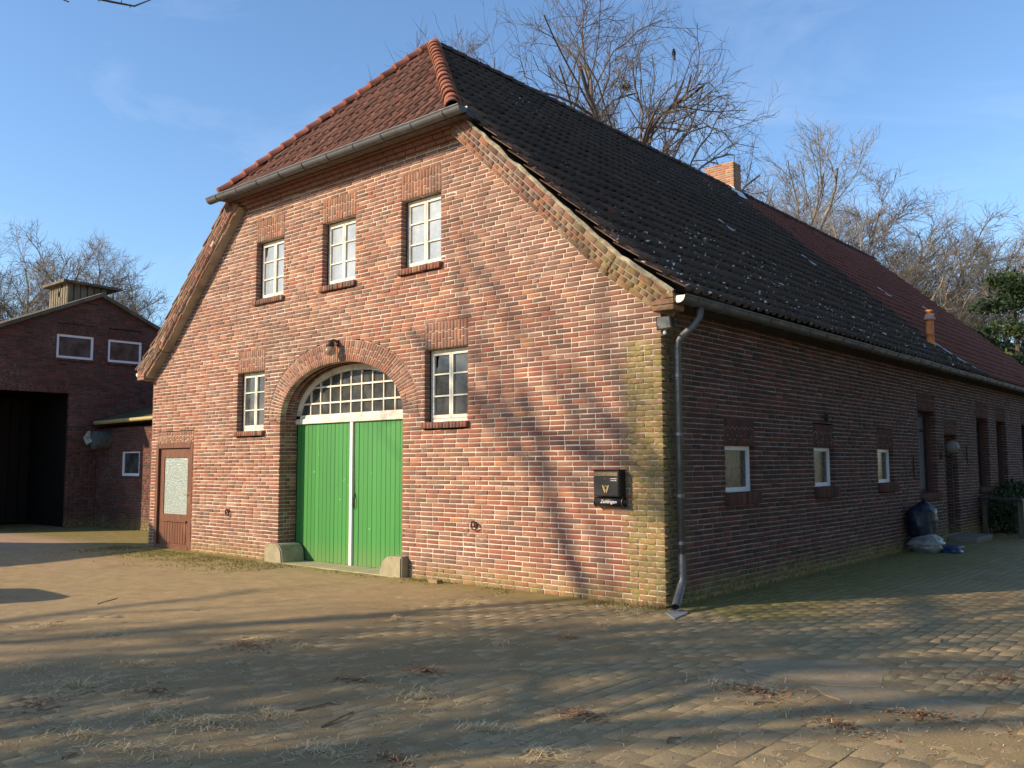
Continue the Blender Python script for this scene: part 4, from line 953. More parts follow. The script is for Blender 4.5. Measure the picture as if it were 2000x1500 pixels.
mb = MB(); mb.prism([(LY-.18, 2.70), (LY+3.2, 3.75), (LY+3.2, 3.85), (LY-.18, 2.79)], 'x', LX0, LX1+.1); pl_(mb, 'lean_to_roof', m_simple('mossy_roof', (.085, .075, .035), .97, .35, 3.0, .1, 0.0, .6, (.13, .10, .03)))
mb = MB(); mb.box((LX0, LY+.3, 0), (LX1, LY+.35, 2.7)); pl_(mb, 'link_core', m_simple('dark_inside', (.05, .045, .04), .9))
mb = MB(); mb.tube([(LX0+.4, LY-.24, 2.745), (LX1, LY-.24, 2.80)], .05, 10); pl_(mb, 'link_gutter', m_simple('yellow_plastic', (.42, .34, .15), .5, .12, 5.0, .3, 0.0, .1, (.3, .26, .14)))  # yellow tone along the whole gutter
# cowl on the barn wall beside the link
fanb = MB(); fanb.lathe([(.24, 0), (.24, -.38), (.21, -.39)], (-18.3, LY, 2.28), 14, 'y'); fo = fanb.build('fan_cowl', m_simple('grey_plastic', (.10, .11, .10), .7, .3)); tag(fo, 'round grey fan cowl under the gutter of the low link building', 'fan cowl')
mb = MB(); mb.tube([(-18.5, 1.72, 2.2), (-18.56, 1.66, 2.36), (-18.42, 1.64, 2.5)], [.12, .11, .04], 8); mb.build('torn_flap', m_simple('pale_sheet', (.35, .36, .32), .7), fo)

# ------------------------------------------------------------------ ground, paving, slabs
def ground_h(x, y):
    cover = np.interp(x, [-7, -3.0, 1.0, 4.0], [.016, .0095, .0052, .0036])+np.clip((-y-6.5)*.002, 0, .004)
    h = cover+.013*(fbm(x*.7, y*.7, 3)-.5)+.010*(fbm(x*6, y*6, 9, 3)-.5)
    wall = np.clip(1-np.abs(y+.12)/.35, 0, 1)*(x < .1)*(x > -11)
    return h+wall*.018*fbm(x*3, y*3, 21)
def axis(lo, hi, st, far): 
    a = np.arange(lo, hi+st/2, st); k = np.array([.3, .8, 2, 5, 12, 30, 80, 200, 500]); return np.r_[lo-k[::-1], a, hi+k]
gx, gy = axis(-13.5, 7.5, .075, 500), axis(-8.8, 13.5, .085, 500)
X, Y = np.meshgrid(gx, gy); Z = ground_h(X, Y); Z = np.where((X < -14) | (X > 8) | (Y < -9.5) | (Y > 14), 0.0, Z)
nx, ny = len(gx), len(gy); idx = np.arange(nx*ny).reshape(ny, nx)
F = np.stack([idx[:-1, :-1], idx[:-1, 1:], idx[1:, 1:], idx[1:, :-1]], -1).reshape(-1, 4)
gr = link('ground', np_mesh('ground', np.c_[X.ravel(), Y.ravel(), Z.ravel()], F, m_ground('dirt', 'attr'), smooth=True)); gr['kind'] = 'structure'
pave = empty('paving'); pave['kind'] = 'structure'
slabs = [[(1.86, -1.62), (2.30, -1.52), (2.42, -1.30), (2.86, -1.38), (2.98, -2.02), (2.55, -2.28), (2.28, -2.22), (1.90, -2.12)],
         [(2.60, -2.32), (3.02, -2.08), (3.75, -2.05), (3.72, -2.55), (2.95, -2.62)],
         [(1.86, -2.18), (2.28, -2.28), (2.52, -2.36), (2.48, -2.95), (1.92, -3.15)]]
def in_poly(p, poly):
    c = False
    for (x0, y0), (x1, y1) in zip(poly, poly[1:]+poly[:1]):
        if (y0 > p[1]) != (y1 > p[1]) and p[0] < (x1-x0)*(p[1]-y0)/(y1-y0)+x0: c = not c
    return c
for P in slabs:
    Q = []
    for (x0, y0), (x1, y1) in zip(P, P[1:]+P[:1]):
        for k in range(5): f = k/5; Q.append((x0+(x1-x0)*f+random.gauss(0, .014), y0+(y1-y0)*f+random.gauss(0, .014)))
    cx = sum(q[0] for q in Q)/len(Q); cy = sum(q[1] for q in Q)/len(Q); mb = MB(); n = len(Q)
    V = [(cx+(q[0]-cx)*.992, cy+(q[1]-cy)*.992, .0085) for q in Q]+[(q[0], q[1], .006) for q in Q]+[(q[0], q[1], -.05) for q in Q]
    mb.add(V, [tuple(range(n))]+[(n+i, n+(i+1) % n, (i+1) % n, i) for i in range(n)]+[(2*n+i, 2*n+(i+1) % n, n+(i+1) % n, n+i) for i in range(n)]); mb.build('concrete_slab', m_ground('slab', 'object'), pave)
def unit_paver():
    V = [(-.475, -.487, 0), (.475, -.487, 0), (.475, .487, 0), (-.475, .487, 0), (-.5, -.5, -.05), (.5, -.5, -.05), (.5, .5, -.05), (-.5, .5, -.05), (-.5, -.5, -1), (.5, -.5, -1), (.5, .5, -1), (-.5, .5, -1)]
    F = [(0, 1, 2, 3)]+[(4+i, 4+(i+1) % 4, (i+1) % 4, i) for i in range(4)]+[(8+i, 8+(i+1) % 4, 4+(i+1) % 4, 4+i) for i in range(4)]
    return V, F
mats = []
def lay(x0, x1, y0, y1, pw, pl, cond, rot=0.0):
    for i in range(int((x1-x0)/pw)):
        for j in range(int((y1-y0)/pl)+1):
            x = x0+(i+.5)*pw; y = y0+(j+.5+(i % 2)*.5)*pl+random.gauss(0, .003)
            if not cond(x, y) or any(in_poly((x, y), s_) for s_ in slabs): continue
            a, b, c_ = random.gauss(0, .004), random.gauss(0, .004), random.gauss(0, .008)
            R = np.array([[1, -c_, 0], [c_, 1, 0], [0, 0, 1.0]]) @ np.array([[1, 0, a], [0, 1, b], [-a, -b, 1.0]])
            M = np.eye(4); M[:3, :3] = R @ np.diag([pw-random.uniform(.007, .014), pl-random.uniform(.007, .014), .05]); M[:3, 3] = (x, y, .006+random.gauss(0, .0012)); mats.append(M)
big = lambda x, y: x > 2.35 and y < -2.0
lay(-6.0, 7.0, -8.4, -.17, .125, .25, lambda x, y: (x < 0.02 or y < 9) and not big(x, y))
lay(.14, 6.0, -.17, 13.0, .125, .25, lambda x, y: x > .1 and y > -.05 and not big(x, y) and not (x < .75 and y > 12))
lay(2.35, 6.9, -7.0, -2.0, .205, .29, big)
mats = np.array(mats); P = mats[:, :3, 3]; px, py, z = proj(P); keep = (z > .3) & (px > -250) & (px < 2250) & (py < 1800); mats = mats[keep]
tp = np.array([(.345, .26, .14)])*RNG.normal(1, .07, (len(mats), 1)).clip(.6, 1.4)*RNG.normal(1, .02, (len(mats), 3))
pieces(unit_paver(), mats, tp, lambda s_: m_ground('paver', s_), 'paver', 'pavers_beyond', pave, 300, .0006)
# ------------------------------------------------------------------ loose things on the ground
def gnd(px, py, z=0.0):
    d = ray(px, py); return CAM+d*((z-CAM[2])/d[2])
SV, SF, SK = [], [], []
def blade(p, L, wd, az, lift, col, bend=.3):
    d = np.array([math.cos(az), math.sin(az), 0]); s_ = np.array([-d[1], d[0], 0])*wd/2; p = np.array(p); n = len(SV)
    a = p; b = p+d*L*.5+np.array([0, 0, lift]); c_ = p+d*L+np.array([0, 0, lift*(1-bend*2)])
    SV.extend([a-s_, a+s_, b+s_, b-s_, c_+s_*.3, c_-s_*.3]); SF.extend([(n, n+1, n+2, n+3), (n+3, n+2, n+4, n+5)]); SK.extend([col]*6)
straw = [(.62, .47, .23), (.70, .56, .30), (.52, .37, .17), (.74, .62, .38)]; leafc = [(.30, .15, .075), (.36, .19, .09), (.24, .12, .06), (.42, .27, .15)]
clumps = [(400, 1416, .16, 170, 0), (480, 1263, .26, 130, 1), (520, 1252, .16, 70, 0), (140, 1338, .34, 190, 0), (165, 1345, .16, 100, 0), (60, 1308, .2, 60, 0), (210, 1243, .22, 70, 0), (95, 1224, .14, 50, 0), (300, 1405, .2, 110, 0), (525, 1398, .15, 90, 0), (830, 1312, .17, 110, 1),
          (770, 1211, .12, 40, 0), (815, 1366, .24, 120, 0), (940, 1427, .12, 90, 0), (1140, 1400, .16, 90, 1), (1108, 1247, .1, 50, 1), (1480, 1352, .28, 150, 1), (1420, 1340, .2, 90, 0), (300, 1353, .2, 60, 1), (620, 1470, .15, 90, 0), (1050, 1475, .13, 70, 0), (1290, 1185, .12, 60, 0), (1255, 1180, .14, 60, 0),
          (270, 1300, .2, 60, 0), (75, 1380, .25, 90, 1), (160, 1440, .3, 110, 0), (690, 1330, .15, 50, 1), (1640, 1420, .18, 80, 1), (1800, 1400, .3, 120, 1), (1960, 1330, .4, 150, 1), (760, 1485, .14, 60, 1), (980, 1262, .12, 30, 0), (1180, 1222, .12, 30, 0), (260, 1470, .2, 60, 0), (455, 1300, .1, 30, 0), (590, 1265, .1, 40, 0), (930, 1180, .1, 40, 0)]
for px_, py2, rad, n, kind in clumps:
    c0 = gnd(px_, py2); nn_ = int(n*1.7); asp = random.uniform(-.5, .9)
    for _ in range(nn_):
        a, r = random.uniform(0, 6.283), rad*abs(random.gauss(0, .75)); x, y = c0[0]+math.cos(a)*r*1.35+math.sin(a)*r*asp, c0[1]+math.sin(a)*r*.9
        z = max(float(ground_h(np.array(x), np.array(y))), .006)+random.uniform(.0, .028)*(1-min(1, r/rad))
        if kind and random.random() < .7: blade((x, y, z), random.uniform(.02, .045), random.uniform(.012, .024), random.uniform(0, 6.28), random.uniform(.0, .01), random.choice(leafc))
        else: blade((x, y, z), random.uniform(.04, .13), random.uniform(.0025, .0048), random.gauss(.6, 1.0), random.uniform(.002, .028), random.choice(straw if kind == 0 else straw+leafc))
for _ in range(2400):       # strewn everywhere
    g = gnd(random.uniform(0, 2000), 1130+370*random.random()**.8)
    if g[1] > -.2 and g[0] < .3: continue
    z = max(float(ground_h(g[0], g[1])), .006)
    if random.random() < .45: blade((g[0], g[1], z), random.uniform(.01, .03), random.uniform(.006, .014), random.uniform(0, 6.28), .004, random.choice(leafc))
    else: blade((g[0], g[1], z), random.uniform(.03, .09), .004, random.uniform(0, 6.28), .006, random.choice(straw))
for _ in range(700):       # leaves blown into the far corner by the steps
    x, y = random.uniform(.1, 2.6), 12.6+random.uniform(-1.2, 3.5); blade((x, y, .012+random.uniform(0, .03)), random.uniform(.03, .07), random.uniform(.025, .05), random.uniform(0, 6.28), .012, random.choice(leafc))
t = NT('litter'); t.out(t.tint('attr'), .85, .2); lit = t.m
tag(link('litter', np_mesh('litter', SV, SF, lit, SK)), 'dry straw and brown leaf litter strewn over the yard', 'litter', kind='stuff')
SV, SF, SK = [], [], []
gc = [(.13, .14, .03), (.19, .18, .05), (.24, .20, .07), (.10, .11, .03)]
for _ in range(8000):      # moss and short grass by the house foot
    q = random.random()
    if q < .62: x, y = random.uniform(-12.6, -6.6), -.25-abs(random.gauss(0, .62))
    elif q < .86: x, y = random.uniform(-7, .05), -.04-abs(random.gauss(0, .16))
    else: x, y = abs(random.gauss(0, .35))+.03, random.uniform(-.1, 8)
    if float(fbm(x*1.6, y*1.6, 33)) < .43 or (-7.7 < x < -4.1 and y > -.25): continue
    z = float(ground_h(x, y)); blade((x, y, z-.002), random.uniform(.012, .035), random.uniform(.006, .013), random.uniform(0, 6.28), random.uniform(.004, .022), random.choice(gc))
for _ in range(420):       # dry weeds at the wall corner
    x, y = -abs(random.gauss(0, .28))+.02, -.03-abs(random.gauss(0, .07)); blade((x, y, .005), random.uniform(.03, .10), .003, random.uniform(2.5, 6.9), random.uniform(.01, .07), random.choice(straw+leafc), -.3)
tag(link('moss_and_grass', np_mesh('moss_and_grass', SV, SF, lit, SK)), 'moss and short grass growing along the house wall foot', 'moss', kind='stuff')
PV, PF = [], []
for _ in range(1500):
    if random.random() < .22: x, y = -.1+random.gauss(0, .45), -.28+random.gauss(0, .14); r = random.uniform(.003, .009)
    else: g = gnd(random.uniform(0, 2000), 1160+340*random.random()); x, y = g[0], g[1]; r = random.uniform(.0022, .006)
    if y > -.02 and x < .3: continue
    z = max(float(ground_h(x, y)), .006)+r*.3; n = len(PV); o_ = RNG.normal(0, r*.25, (6, 3))
    PV += (np.array([(r, 0, 0), (-r, 0, 0), (0, r, 0), (0, -r, 0), (0, 0, r*.7), (0, 0, -r*.7)])+o_+np.array([x, y, z])).tolist()
    PF += [(n+a, n+b, n+c_) for a, b, c_ in ((0, 2, 4), (2, 1, 4), (1, 3, 4), (3, 0, 4), (2, 0, 5), (1, 2, 5), (3, 1, 5), (0, 3, 5))]
tag(link('gravel_crumbs', np_mesh('gravel_crumbs', PV, PF, m_simple('pale_stone', (.46, .40, .31), .9, .25, 30.0))), 'pale gravel crumbs scattered over the paving', 'gravel', kind='stuff')
twm = m_simple('twig_bark', (.20, .14, .09), .9, .3, 30.0)
TWL = ['long bent twig on the paving left of centre in the foreground', 'tiny broken twig end beside the long bent twig', 'dark twig on the slabs in front of the house corner', 'stick lying on the shaded paving near the right edge', 'pale crooked twig on the paving at the right', 'short twig near the wall foot right of the green door', 'dark thin twig just behind the long bent twig', 'pale twig at the bottom left corner of the yard', 'small pale twig on the sunny paving right of the corner', 'short twig at the bottom centre of the paving', 'small dark twig on the earth left of the green door']
for i, (a, b) in enumerate([((575, 1388), (655, 1370)), ((650, 1372), (662, 1376)), ((1470, 1375), (1510, 1371)), ((1525, 1184+5), (1575+300, 1192)), ((1838, 1248), (1836, 1254)), ((1110, 1165), (1120, 1165)), ((625, 1420), (690, 1390)), ((120, 1480), (150, 1470)), ((1690, 1237), (1720, 1240)), ((1300, 1450), (1330, 1440)), ((190, 1180), (230, 1168))]):
    if i == 3: a, b = (1840, 1190), (1876, 1192)
    A, B = gnd(*a, .014), gnd(*b, .014); mid = (A+B)/2+RNG.normal(0, .02, 3)*np.array([1, 1, .2]); mb = MB(); mb.tube([A, mid+np.array([0, 0, .006]), B], [.009, .007, .004], 5); tag(mb.build('twig', twm), TWL[i], 'twig', 'fallen twigs on the yard')
mb = MB(); mb.box((-3.58, -.24, .012), (-3.40, -.13, .065), .006); o = mb.build('loose_brick', m_brick('gable', 'object')); o.color = (.36, .22, .14, 1); tag(o, 'single loose brick lying at the wall foot right of the green door', 'brick')
mb = MB(); A = [gnd(1300, 1196, .02), gnd(1318, 1208, .02), gnd(1344, 1196, .02), gnd(1328, 1188, .02)]
mb.add([tuple(p) for p in A]+[(p[0], p[1], p[2]-.012) for p in A], [(0, 1, 2, 3), (7, 6, 5, 4), (0, 4, 5, 1), (1, 5, 6, 2), (2, 6, 7, 3), (3, 7, 4, 0)]); tag(mb.build('metal_plate', m_simple('slate_grey', (.20, .22, .24), .5, .15, 9.0)), 'small flat grey plate under the downpipe outlet', 'plate')

# ------------------------------------------------------------------ things on the walls
lb = tag(empty('letterbox', (-.69, 0, 1.1)), 'black metal letterbox with golden post horn and newspaper tube beside the house corner', 'letterbox'); LB = Matrix.Translation((.69, 0, -1.1))
def pt(mb, name, mat, par, inv, smooth=False): o = mb.build(name, mat, par, smooth); o.matrix_parent_inverse = inv; return o
x0, x1, z0, z1, yf = -.872, -.51, 1.236, 1.538, -.14
blk = m_black(); bro = m_simple('bronze_edge', (.16, .12, .075), .4, .3, 20.0, .5, .6); gold = m_simple('gold_paint', (.60, .44, .18), .4, .1, 20.0, .5, .5)
mb = MB(); mb.box((x0, yf, z0), (x1, -.006, z1), .006); pt(mb, 'box_body', blk, lb, LB)
mb = MB(); mb.box((x0+.015, yf-.007, z0+.012), (x1-.012, yf-.001, z1-.075), .003); pt(mb, 'box_door', blk, lb, LB)
mb = MB(); mb.box((x0+.015, yf-.010, z1-.068), (x1-.012, yf-.001, z1-.018), .004); pt(mb, 'letter_flap', bro, lb, LB)
mb = MB(); mb.box((x0-.006, yf-.012, z1), (x1+.006, -.004, z1+.012), .004); pt(mb, 'box_roof', blk, lb, LB)
mb = MB(); mb.lathe([(.009, -.004), (.009, 0)], (x0+.17, yf-.008, z1-.095), 10, 'y'); pt(mb, 'lock', bro, lb, LB)
R = .062; mb = MB(); zc = z0-.064; n = 20; pr = []
for k in range(n+1):
    a = math.radians(110+ (320)*k/n); pr.append((yf+.085+R*math.cos(a), zc+R*math.sin(a)))
V = [(x, *p) for x in (x0-.02, x1+.018) for p in pr]+[(x, yf+.085+(p[0]-yf-.085)*.94, zc+(p[1]-zc)*.94) for x in (x0-.02, x1+.018) for p in pr]
K = n+1; mb.add(V, [(k, k+1, K+k+1, K+k) for k in range(n)]+[(2*K+k+1, 2*K+k, 3*K+k, 3*K+k+1) for k in range(n)]+[(k+1, k, 2*K+k, 2*K+k+1) for k in range(n)]+[(K+k, K+k+1, 3*K+k+1, 3*K+k) for k in range(n)]); pt(mb, 'newspaper_tube', blk, lb, LB, True)
for xx in (x0-.02, x1+.012):
    mb = MB(); mb.tube([(xx, *p) for p in pr], .006, 6); mb.v = [(v[0]+.003, v[1], v[2]) for v in mb.v]; pt(mb, 'tube_rim', bro, lb, LB, True)
horn = MB(); hx, hz, hy = x0+.178, z0+.095, yf-.0085
horn.tube([(hx+.021*math.cos(2*math.pi*k/18), hy, hz+.004+.026*math.sin(2*math.pi*k/18)) for k in range(19)], .0062, 6)
for s_ in (1, -1):
    horn.prism([(hx+s_*.010, hz-.034), (hx+s_*.019, hz-.040), (hx+s_*.034, hz-.008), (hx+s_*.046, hz+.026), (hx+s_*.048, hz+.040), (hx+s_*.030, hz+.032), (hx+s_*.026, hz+.0)], 'y', hy-.004, hy+.002)
    horn.prism([(hx+s_*.002, hz-.024), (hx+s_*.010, hz-.028), (hx+s_*.020, hz-.050), (hx+s_*.011, hz-.052)], 'y', hy-.004, hy+.002)
pt(horn, 'post_horn_emblem', gold, lb, LB)
def text(name, body, size, loc, mat, parent, inv, shear=0.0):
    cu = bpy.data.curves.new(name, 'FONT'); cu.body = body; cu.size = size; cu.align_x = 'CENTER'; cu.extrude = .0006; cu.shear = shear; cu.materials.append(mat)
    o = bpy.data.objects.new(name, cu); COL.objects.link(o); o.parent = parent; o.matrix_parent_inverse = inv; o.location = loc; o.rotation_euler = (math.pi/2, 0, 0); bpy.context.view_layer.update()
    me = bpy.data.meshes.new_from_object(o.evaluated_get(bpy.context.evaluated_depsgraph_get())); q_ = link(name, me, parent); q_.matrix_parent_inverse = inv; q_.location = loc; q_.rotation_euler = o.rotation_euler; bpy.data.objects.remove(o); return q_
wl = m_simple('white_lettering', (.85, .85, .82), .5, .03)
text('newspaper_lettering', 'Zeitungen', .056, ((x0+x1)/2+.01, yf+.085-R-.002, zc-.014), wl, lb, LB, .35)
mb = MB()
for zz_, n_, x_ in ((z1-.098, 9, x1-.118), (z1-.120, 8, x1-.112)):     # two tiny lines, too small to read
    for k in range(n_): mb.box((x_+k*.0105, yf-.0092, zz_), (x_+k*.0105+.0075, yf-.0082, zz_+random.uniform(.006, .010)))
pt(mb, 'small_print', wl, lb, LB)
# lamp over the arch
lx, lz = -5.90, 3.46
la = tag(empty('arch_lamp', (lx, 0, lz)), 'small dark wall lamp hanging over the arch of the barn door', 'lamp'); LA = Matrix.Translation((-lx, 0, -lz))
mb = MB(); mb.box((lx-.03, -.03, lz+.02), (lx+.03, .004, lz+.12), .006); mb.tube([(lx, -.02, lz+.09), (lx, -.10, lz+.12), (lx, -.14, lz+.09)], .014, 8); pt(mb, 'lamp_bracket', m_rust(), la, LA)
mb = MB(); mb.lathe([(.03, lz+.10), (.062, lz+.085), (.068, lz+.02), (.06, lz+.0)], (lx, -.15, 0), 14); pt(mb, 'lamp_cap', m_simple('dark_bronze', (.05, .04, .03), .5), la, LA, True)
t = NT('smoked_glass'); t.out((.45, .38, .27), .15, .5); t.b.inputs['Transmission Weight'].default_value = .6
mb = MB(); mb.lathe([(.055, lz+.0), (.085, lz-.04), (.09, lz-.08), (.065, lz-.125), (.02, lz-.14)], (lx, -.15, 0), 16); pt(mb, 'lamp_globe', t.m, la, LA, True)
# iron rings
for rx, rz, lab in ((-8.93, .82, 'rusty iron tethering ring on the wall beside the small brown door'), (-2.90, .84, 'rusty iron tethering ring on the sunny wall below the right window')):
    mb = MB(); mb.tube([(rx, .02, rz), (rx, -.05, rz)], .012, 6); mb.tube([(rx+.05*math.sin(2*math.pi*k/16), -.045-.012*math.cos(2*math.pi*k/16)*.4, rz-.045+.05*math.cos(2*math.pi*k/16)) for k in range(17)], .009, 6); mb.tube([(rx-.03+.03*math.sin(2*math.pi*k/12), -.035, rz-.02+.04*math.cos(2*math.pi*k/12)) for k in range(13)], .008, 6)
    tag(mb.build('tether_ring', m_rust()), lab, 'ring', 'iron rings on the gable')
# floodlight under the verge foot
fx, fz = .13, 3.20; fl_ = tag(empty('floodlight', (fx, 0, fz)), 'small dark floodlight with sensor under the roof corner', 'floodlight'); FI = Matrix.Translation((-fx, 0, -fz))
mb = MB(); P = [(-.10, -.085), (.10, -.075), (.095, .06), (-.085, .065)]
mb.add([(fx+a, -.16-b*.25, fz+b) for a, b in P]+[(fx+a*.8, -.05, fz+b*.8) for a, b in P], [(0, 1, 2, 3), (7, 6, 5, 4), (0, 4, 5, 1), (1, 5, 6, 2), (2, 6, 7, 3), (3, 7, 4, 0)]); pt(mb, 'floodlight_housing', m_black(), fl_, FI)
mb = MB(); mb.add([(fx+a*.86, -.165-b*.21, fz+b*.86) for a, b in P]+[(fx+a*.86, -.158-b*.21, fz+b*.86) for a, b in P], [(0, 1, 2, 3), (0, 4, 5, 1), (1, 5, 6, 2), (2, 6, 7, 3), (3, 7, 4, 0)]); pt(mb, 'front_glass', m_glass('grey_glass', (.14, .15, .15), (.19, .2, .2), 8.0, .1), fl_, FI)
mb = MB(); mb.lathe([(.012, -.02), (.02, -.01), (.02, .01), (.012, .02)], (fx-.02, -.1, fz-.115), 10); mb.tube([(fx-.02, -.1, fz-.09), (fx-.05, .0, fz-.05), (fx-.13, .02, fz-.02)], .012, 6); pt(mb, 'sensor', m_simple('white_upvc', (.80, .80, .82), .4, .04), fl_, FI)
# globe lamp by the side door, wall anchors
gxl, gyl, gzl = .22, 10.78, 1.92
gl_ = tag(empty('globe_lamp', (0, gyl, gzl)), 'pale glass globe lamp on a bracket beside the side door', 'lamp'); GI = Matrix.Translation((0, -gyl, -gzl))
mb = MB(); mb.lathe([(.02, -.135), (.08, -.11), (.125, -.05), (.135, 0), (.125, .05), (.08, .11), (.02, .135)], (gxl, gyl, gzl), 18); pt(mb, 'globe', m_simple('opal_glass', (.20, .19, .155), .35, .05), gl_, GI, True)
mb = MB(); mb.box((-.005, gyl-.05, gzl-.22), (.025, gyl+.05, gzl-.12), .004); mb.tube([(.02, gyl, gzl-.17), (gxl-.02, gyl, gzl-.18), (gxl, gyl, gzl-.13)], .012, 6); pt(mb, 'lamp_bracket', m_rust(), gl_, GI)
for y_, z_, lab in ((8.97, 1.52, 'vertical iron wall anchor between the small and tall side windows'), (12.75, 1.78, 'vertical iron wall anchor right of the side door')):
    mb = MB(); mb.box((-.004, y_-.014, z_-.2), (.018, y_+.014, z_+.2), .005); mb.box((.0, y_-.03, z_-.02), (.024, y_+.03, z_+.02), .004); tag(mb.build('wall_anchor', m_rust()), lab, 'wall anchor', 'iron wall anchors')
mb = MB(); mb.box((-.004, 4.62, 2.30), (.03, 4.86, 2.335), .005); mb.box((.0, 4.72, 2.26), (.05, 4.78, 2.36), .006); tag(mb.build('cable_clip', m_rust()), 'small black bracket on the side wall above the second small window', 'bracket')
# step, bags, low fence with ivy by the side door
mb = MB(); mb.box((.005, 11.0, -.03), (.55, 12.25, .10), .012); tag(mb.build('door_step', m_simple('grey_concrete', (.22, .20, .17), .95, .2, 4.0, .1, 0.0, .4)), 'low concrete step in front of the side door', 'step')
def sack(name, c, r, h, mat, seed, lab, cat, flat=.0, n=26, m=15, neck=False, soft=False):
    rs = np.random.RandomState(seed); V = []
    for j in range(m+1):
        f = j/m; prof = min(1, .55+f*4, (1.03-f)*4.5)**.6*(1+.06*math.sin(f*5+seed)); zz = h*f
        if soft: prof = math.sin(math.pi*min(1, .2+f*.72))**.8*1.15
        for i in range(n):
            a = 2*math.pi*i/n; ca, sa = math.cos(a), math.sin(a); q = (abs(ca)**3+abs(sa)**3)**(-1/3)
            k = q*(1+.05*math.sin(3*a+seed+f*3)+.035*math.sin(8*a+f*7+seed)+(.09 if soft else .03)*rs.normal()*(1 if 0 < j < m else .3))
            pk = .16*h*max(0, math.cos(a-.9))**3*max(0, f-.75)*4 if neck else 0
            V.append((c[0]+r[0]*prof*k*ca, c[1]+r[1]*prof*k*sa, c[2]+zz+pk+rs.normal()*.010*h*(0 < j < m)))
    F = [(j*n+i, j*n+(i+1) % n, (j+1)*n+(i+1) % n, (j+1)*n+i) for j in range(m) for i in range(n)]+[tuple(range(n))[::-1], tuple(m*n+i for i in range(n))]
    mb = MB(); mb.add(V, F); o = mb.build(name, mat, None, True); tag(o, lab, cat); return o
blue = m_simple('dark_blue_plastic', (.010, .016, .036), .45, .4, 6.0, .4); clear = m_simple('cloudy_plastic', (.24, .24, .23), .35, .35, 9.0, .5, 0.0, .2, (.10, .10, .09))
sack('plastic_bag', (.33, 8.40, .0), (.24, .27), .36, clear, 3, 'crumpled clear plastic sack at the wall under the blue sack', 'bag', soft=True)
sack('rubbish_sack', (.25, 8.46, .22), (.22, .26), .64, blue, 5, 'dark blue rubbish sack standing against the side wall', 'bag', neck=True)
sack('folded_bag', (.68, 8.62, .0), (.20, .24), .14, m_simple('blue_plastic', (.02, .05, .14), .4, .3, 6.0, .5), 9, 'flat blue plastic bag lying on the paving', 'bag')
fe = tag(empty('low_fence', (.5, 13.0, 0)), 'low weathered timber fence standing out from the side wall', 'fence'); FE = Matrix.Translation((-.5, -13.0, 0)); tim = m_wood('weathered_timber', (.14, .11, .08), (.08, .06, .045))
mb = MB(); mb.box((.02, 13.55, .78), (1.08, 13.75, .84), .01); mb.v = [(x, y-(x*.95), z) for x, y, z in mb.v]; pt(mb, 'rail', tim, fe, FE)
for q in (.06, .95): mb = MB(); mb.box((q, 13.6-q*.95, -.02), (q+.11, 13.71-q*.95, .785), .01); pt(mb, 'post', tim, fe, FE)
def leaf_cloud(n, centre, rad, size, seed, up=.3):
    rs = np.random.RandomState(seed); P = rs.normal(0, 1, (n, 3)); P /= np.linalg.norm(P, axis=1)[:, None]; P *= (rs.random((n, 1))**.4); P = P*np.array(rad)+np.array(centre)
    A = rs.normal(0, 1, (n, 3)); A[:, 2] += up; A /= np.linalg.norm(A, axis=1)[:, None]; B = np.cross(A, rs.normal(0, 1, (n, 3))); B /= np.linalg.norm(B, axis=1)[:, None]; s_ = size*rs.uniform(.6, 1.4, (n, 1))
    V = np.stack([P-A*s_, P+B*s_*.5, P+A*s_, P-B*s_*.5], 1).reshape(-1, 3); return V, np.arange(4*n).reshape(n, 4)
iv = tag(empty('ivy_bush', (.5, 14.0, 0)), 'dark ivy bush behind the low timber fence', 'bush'); VI = Matrix.Translation((-.5, -14.0, 0))
V1, F1 = leaf_cloud(2200, (.45, 14.3, .45), (.55, 1.0, .55), .05, 2); o = link('foliage', np_mesh('foliage', V1, F1, m_leaf('ivy_leaf', (.025, .045, .015), (.045, .07, .025))), iv); o.matrix_parent_inverse = VI
V1, F1 = leaf_cloud(1500, (.2, 16.0, .75), (.35, 1.6, .45), .05, 4); o = link('foliage', np_mesh('foliage', V1, F1, m_leaf('ivy_leaf', (.025, .045, .015), (.045, .07, .025))), iv); o.matrix_parent_inverse = VI
mb = MB(); mb.tube([(.45, 14.2, -.02), (.42, 14.3, .4), (.5, 14.4, .8)], [.03, .02, .01], 6); pt(mb, 'stem', twm, iv, VI)

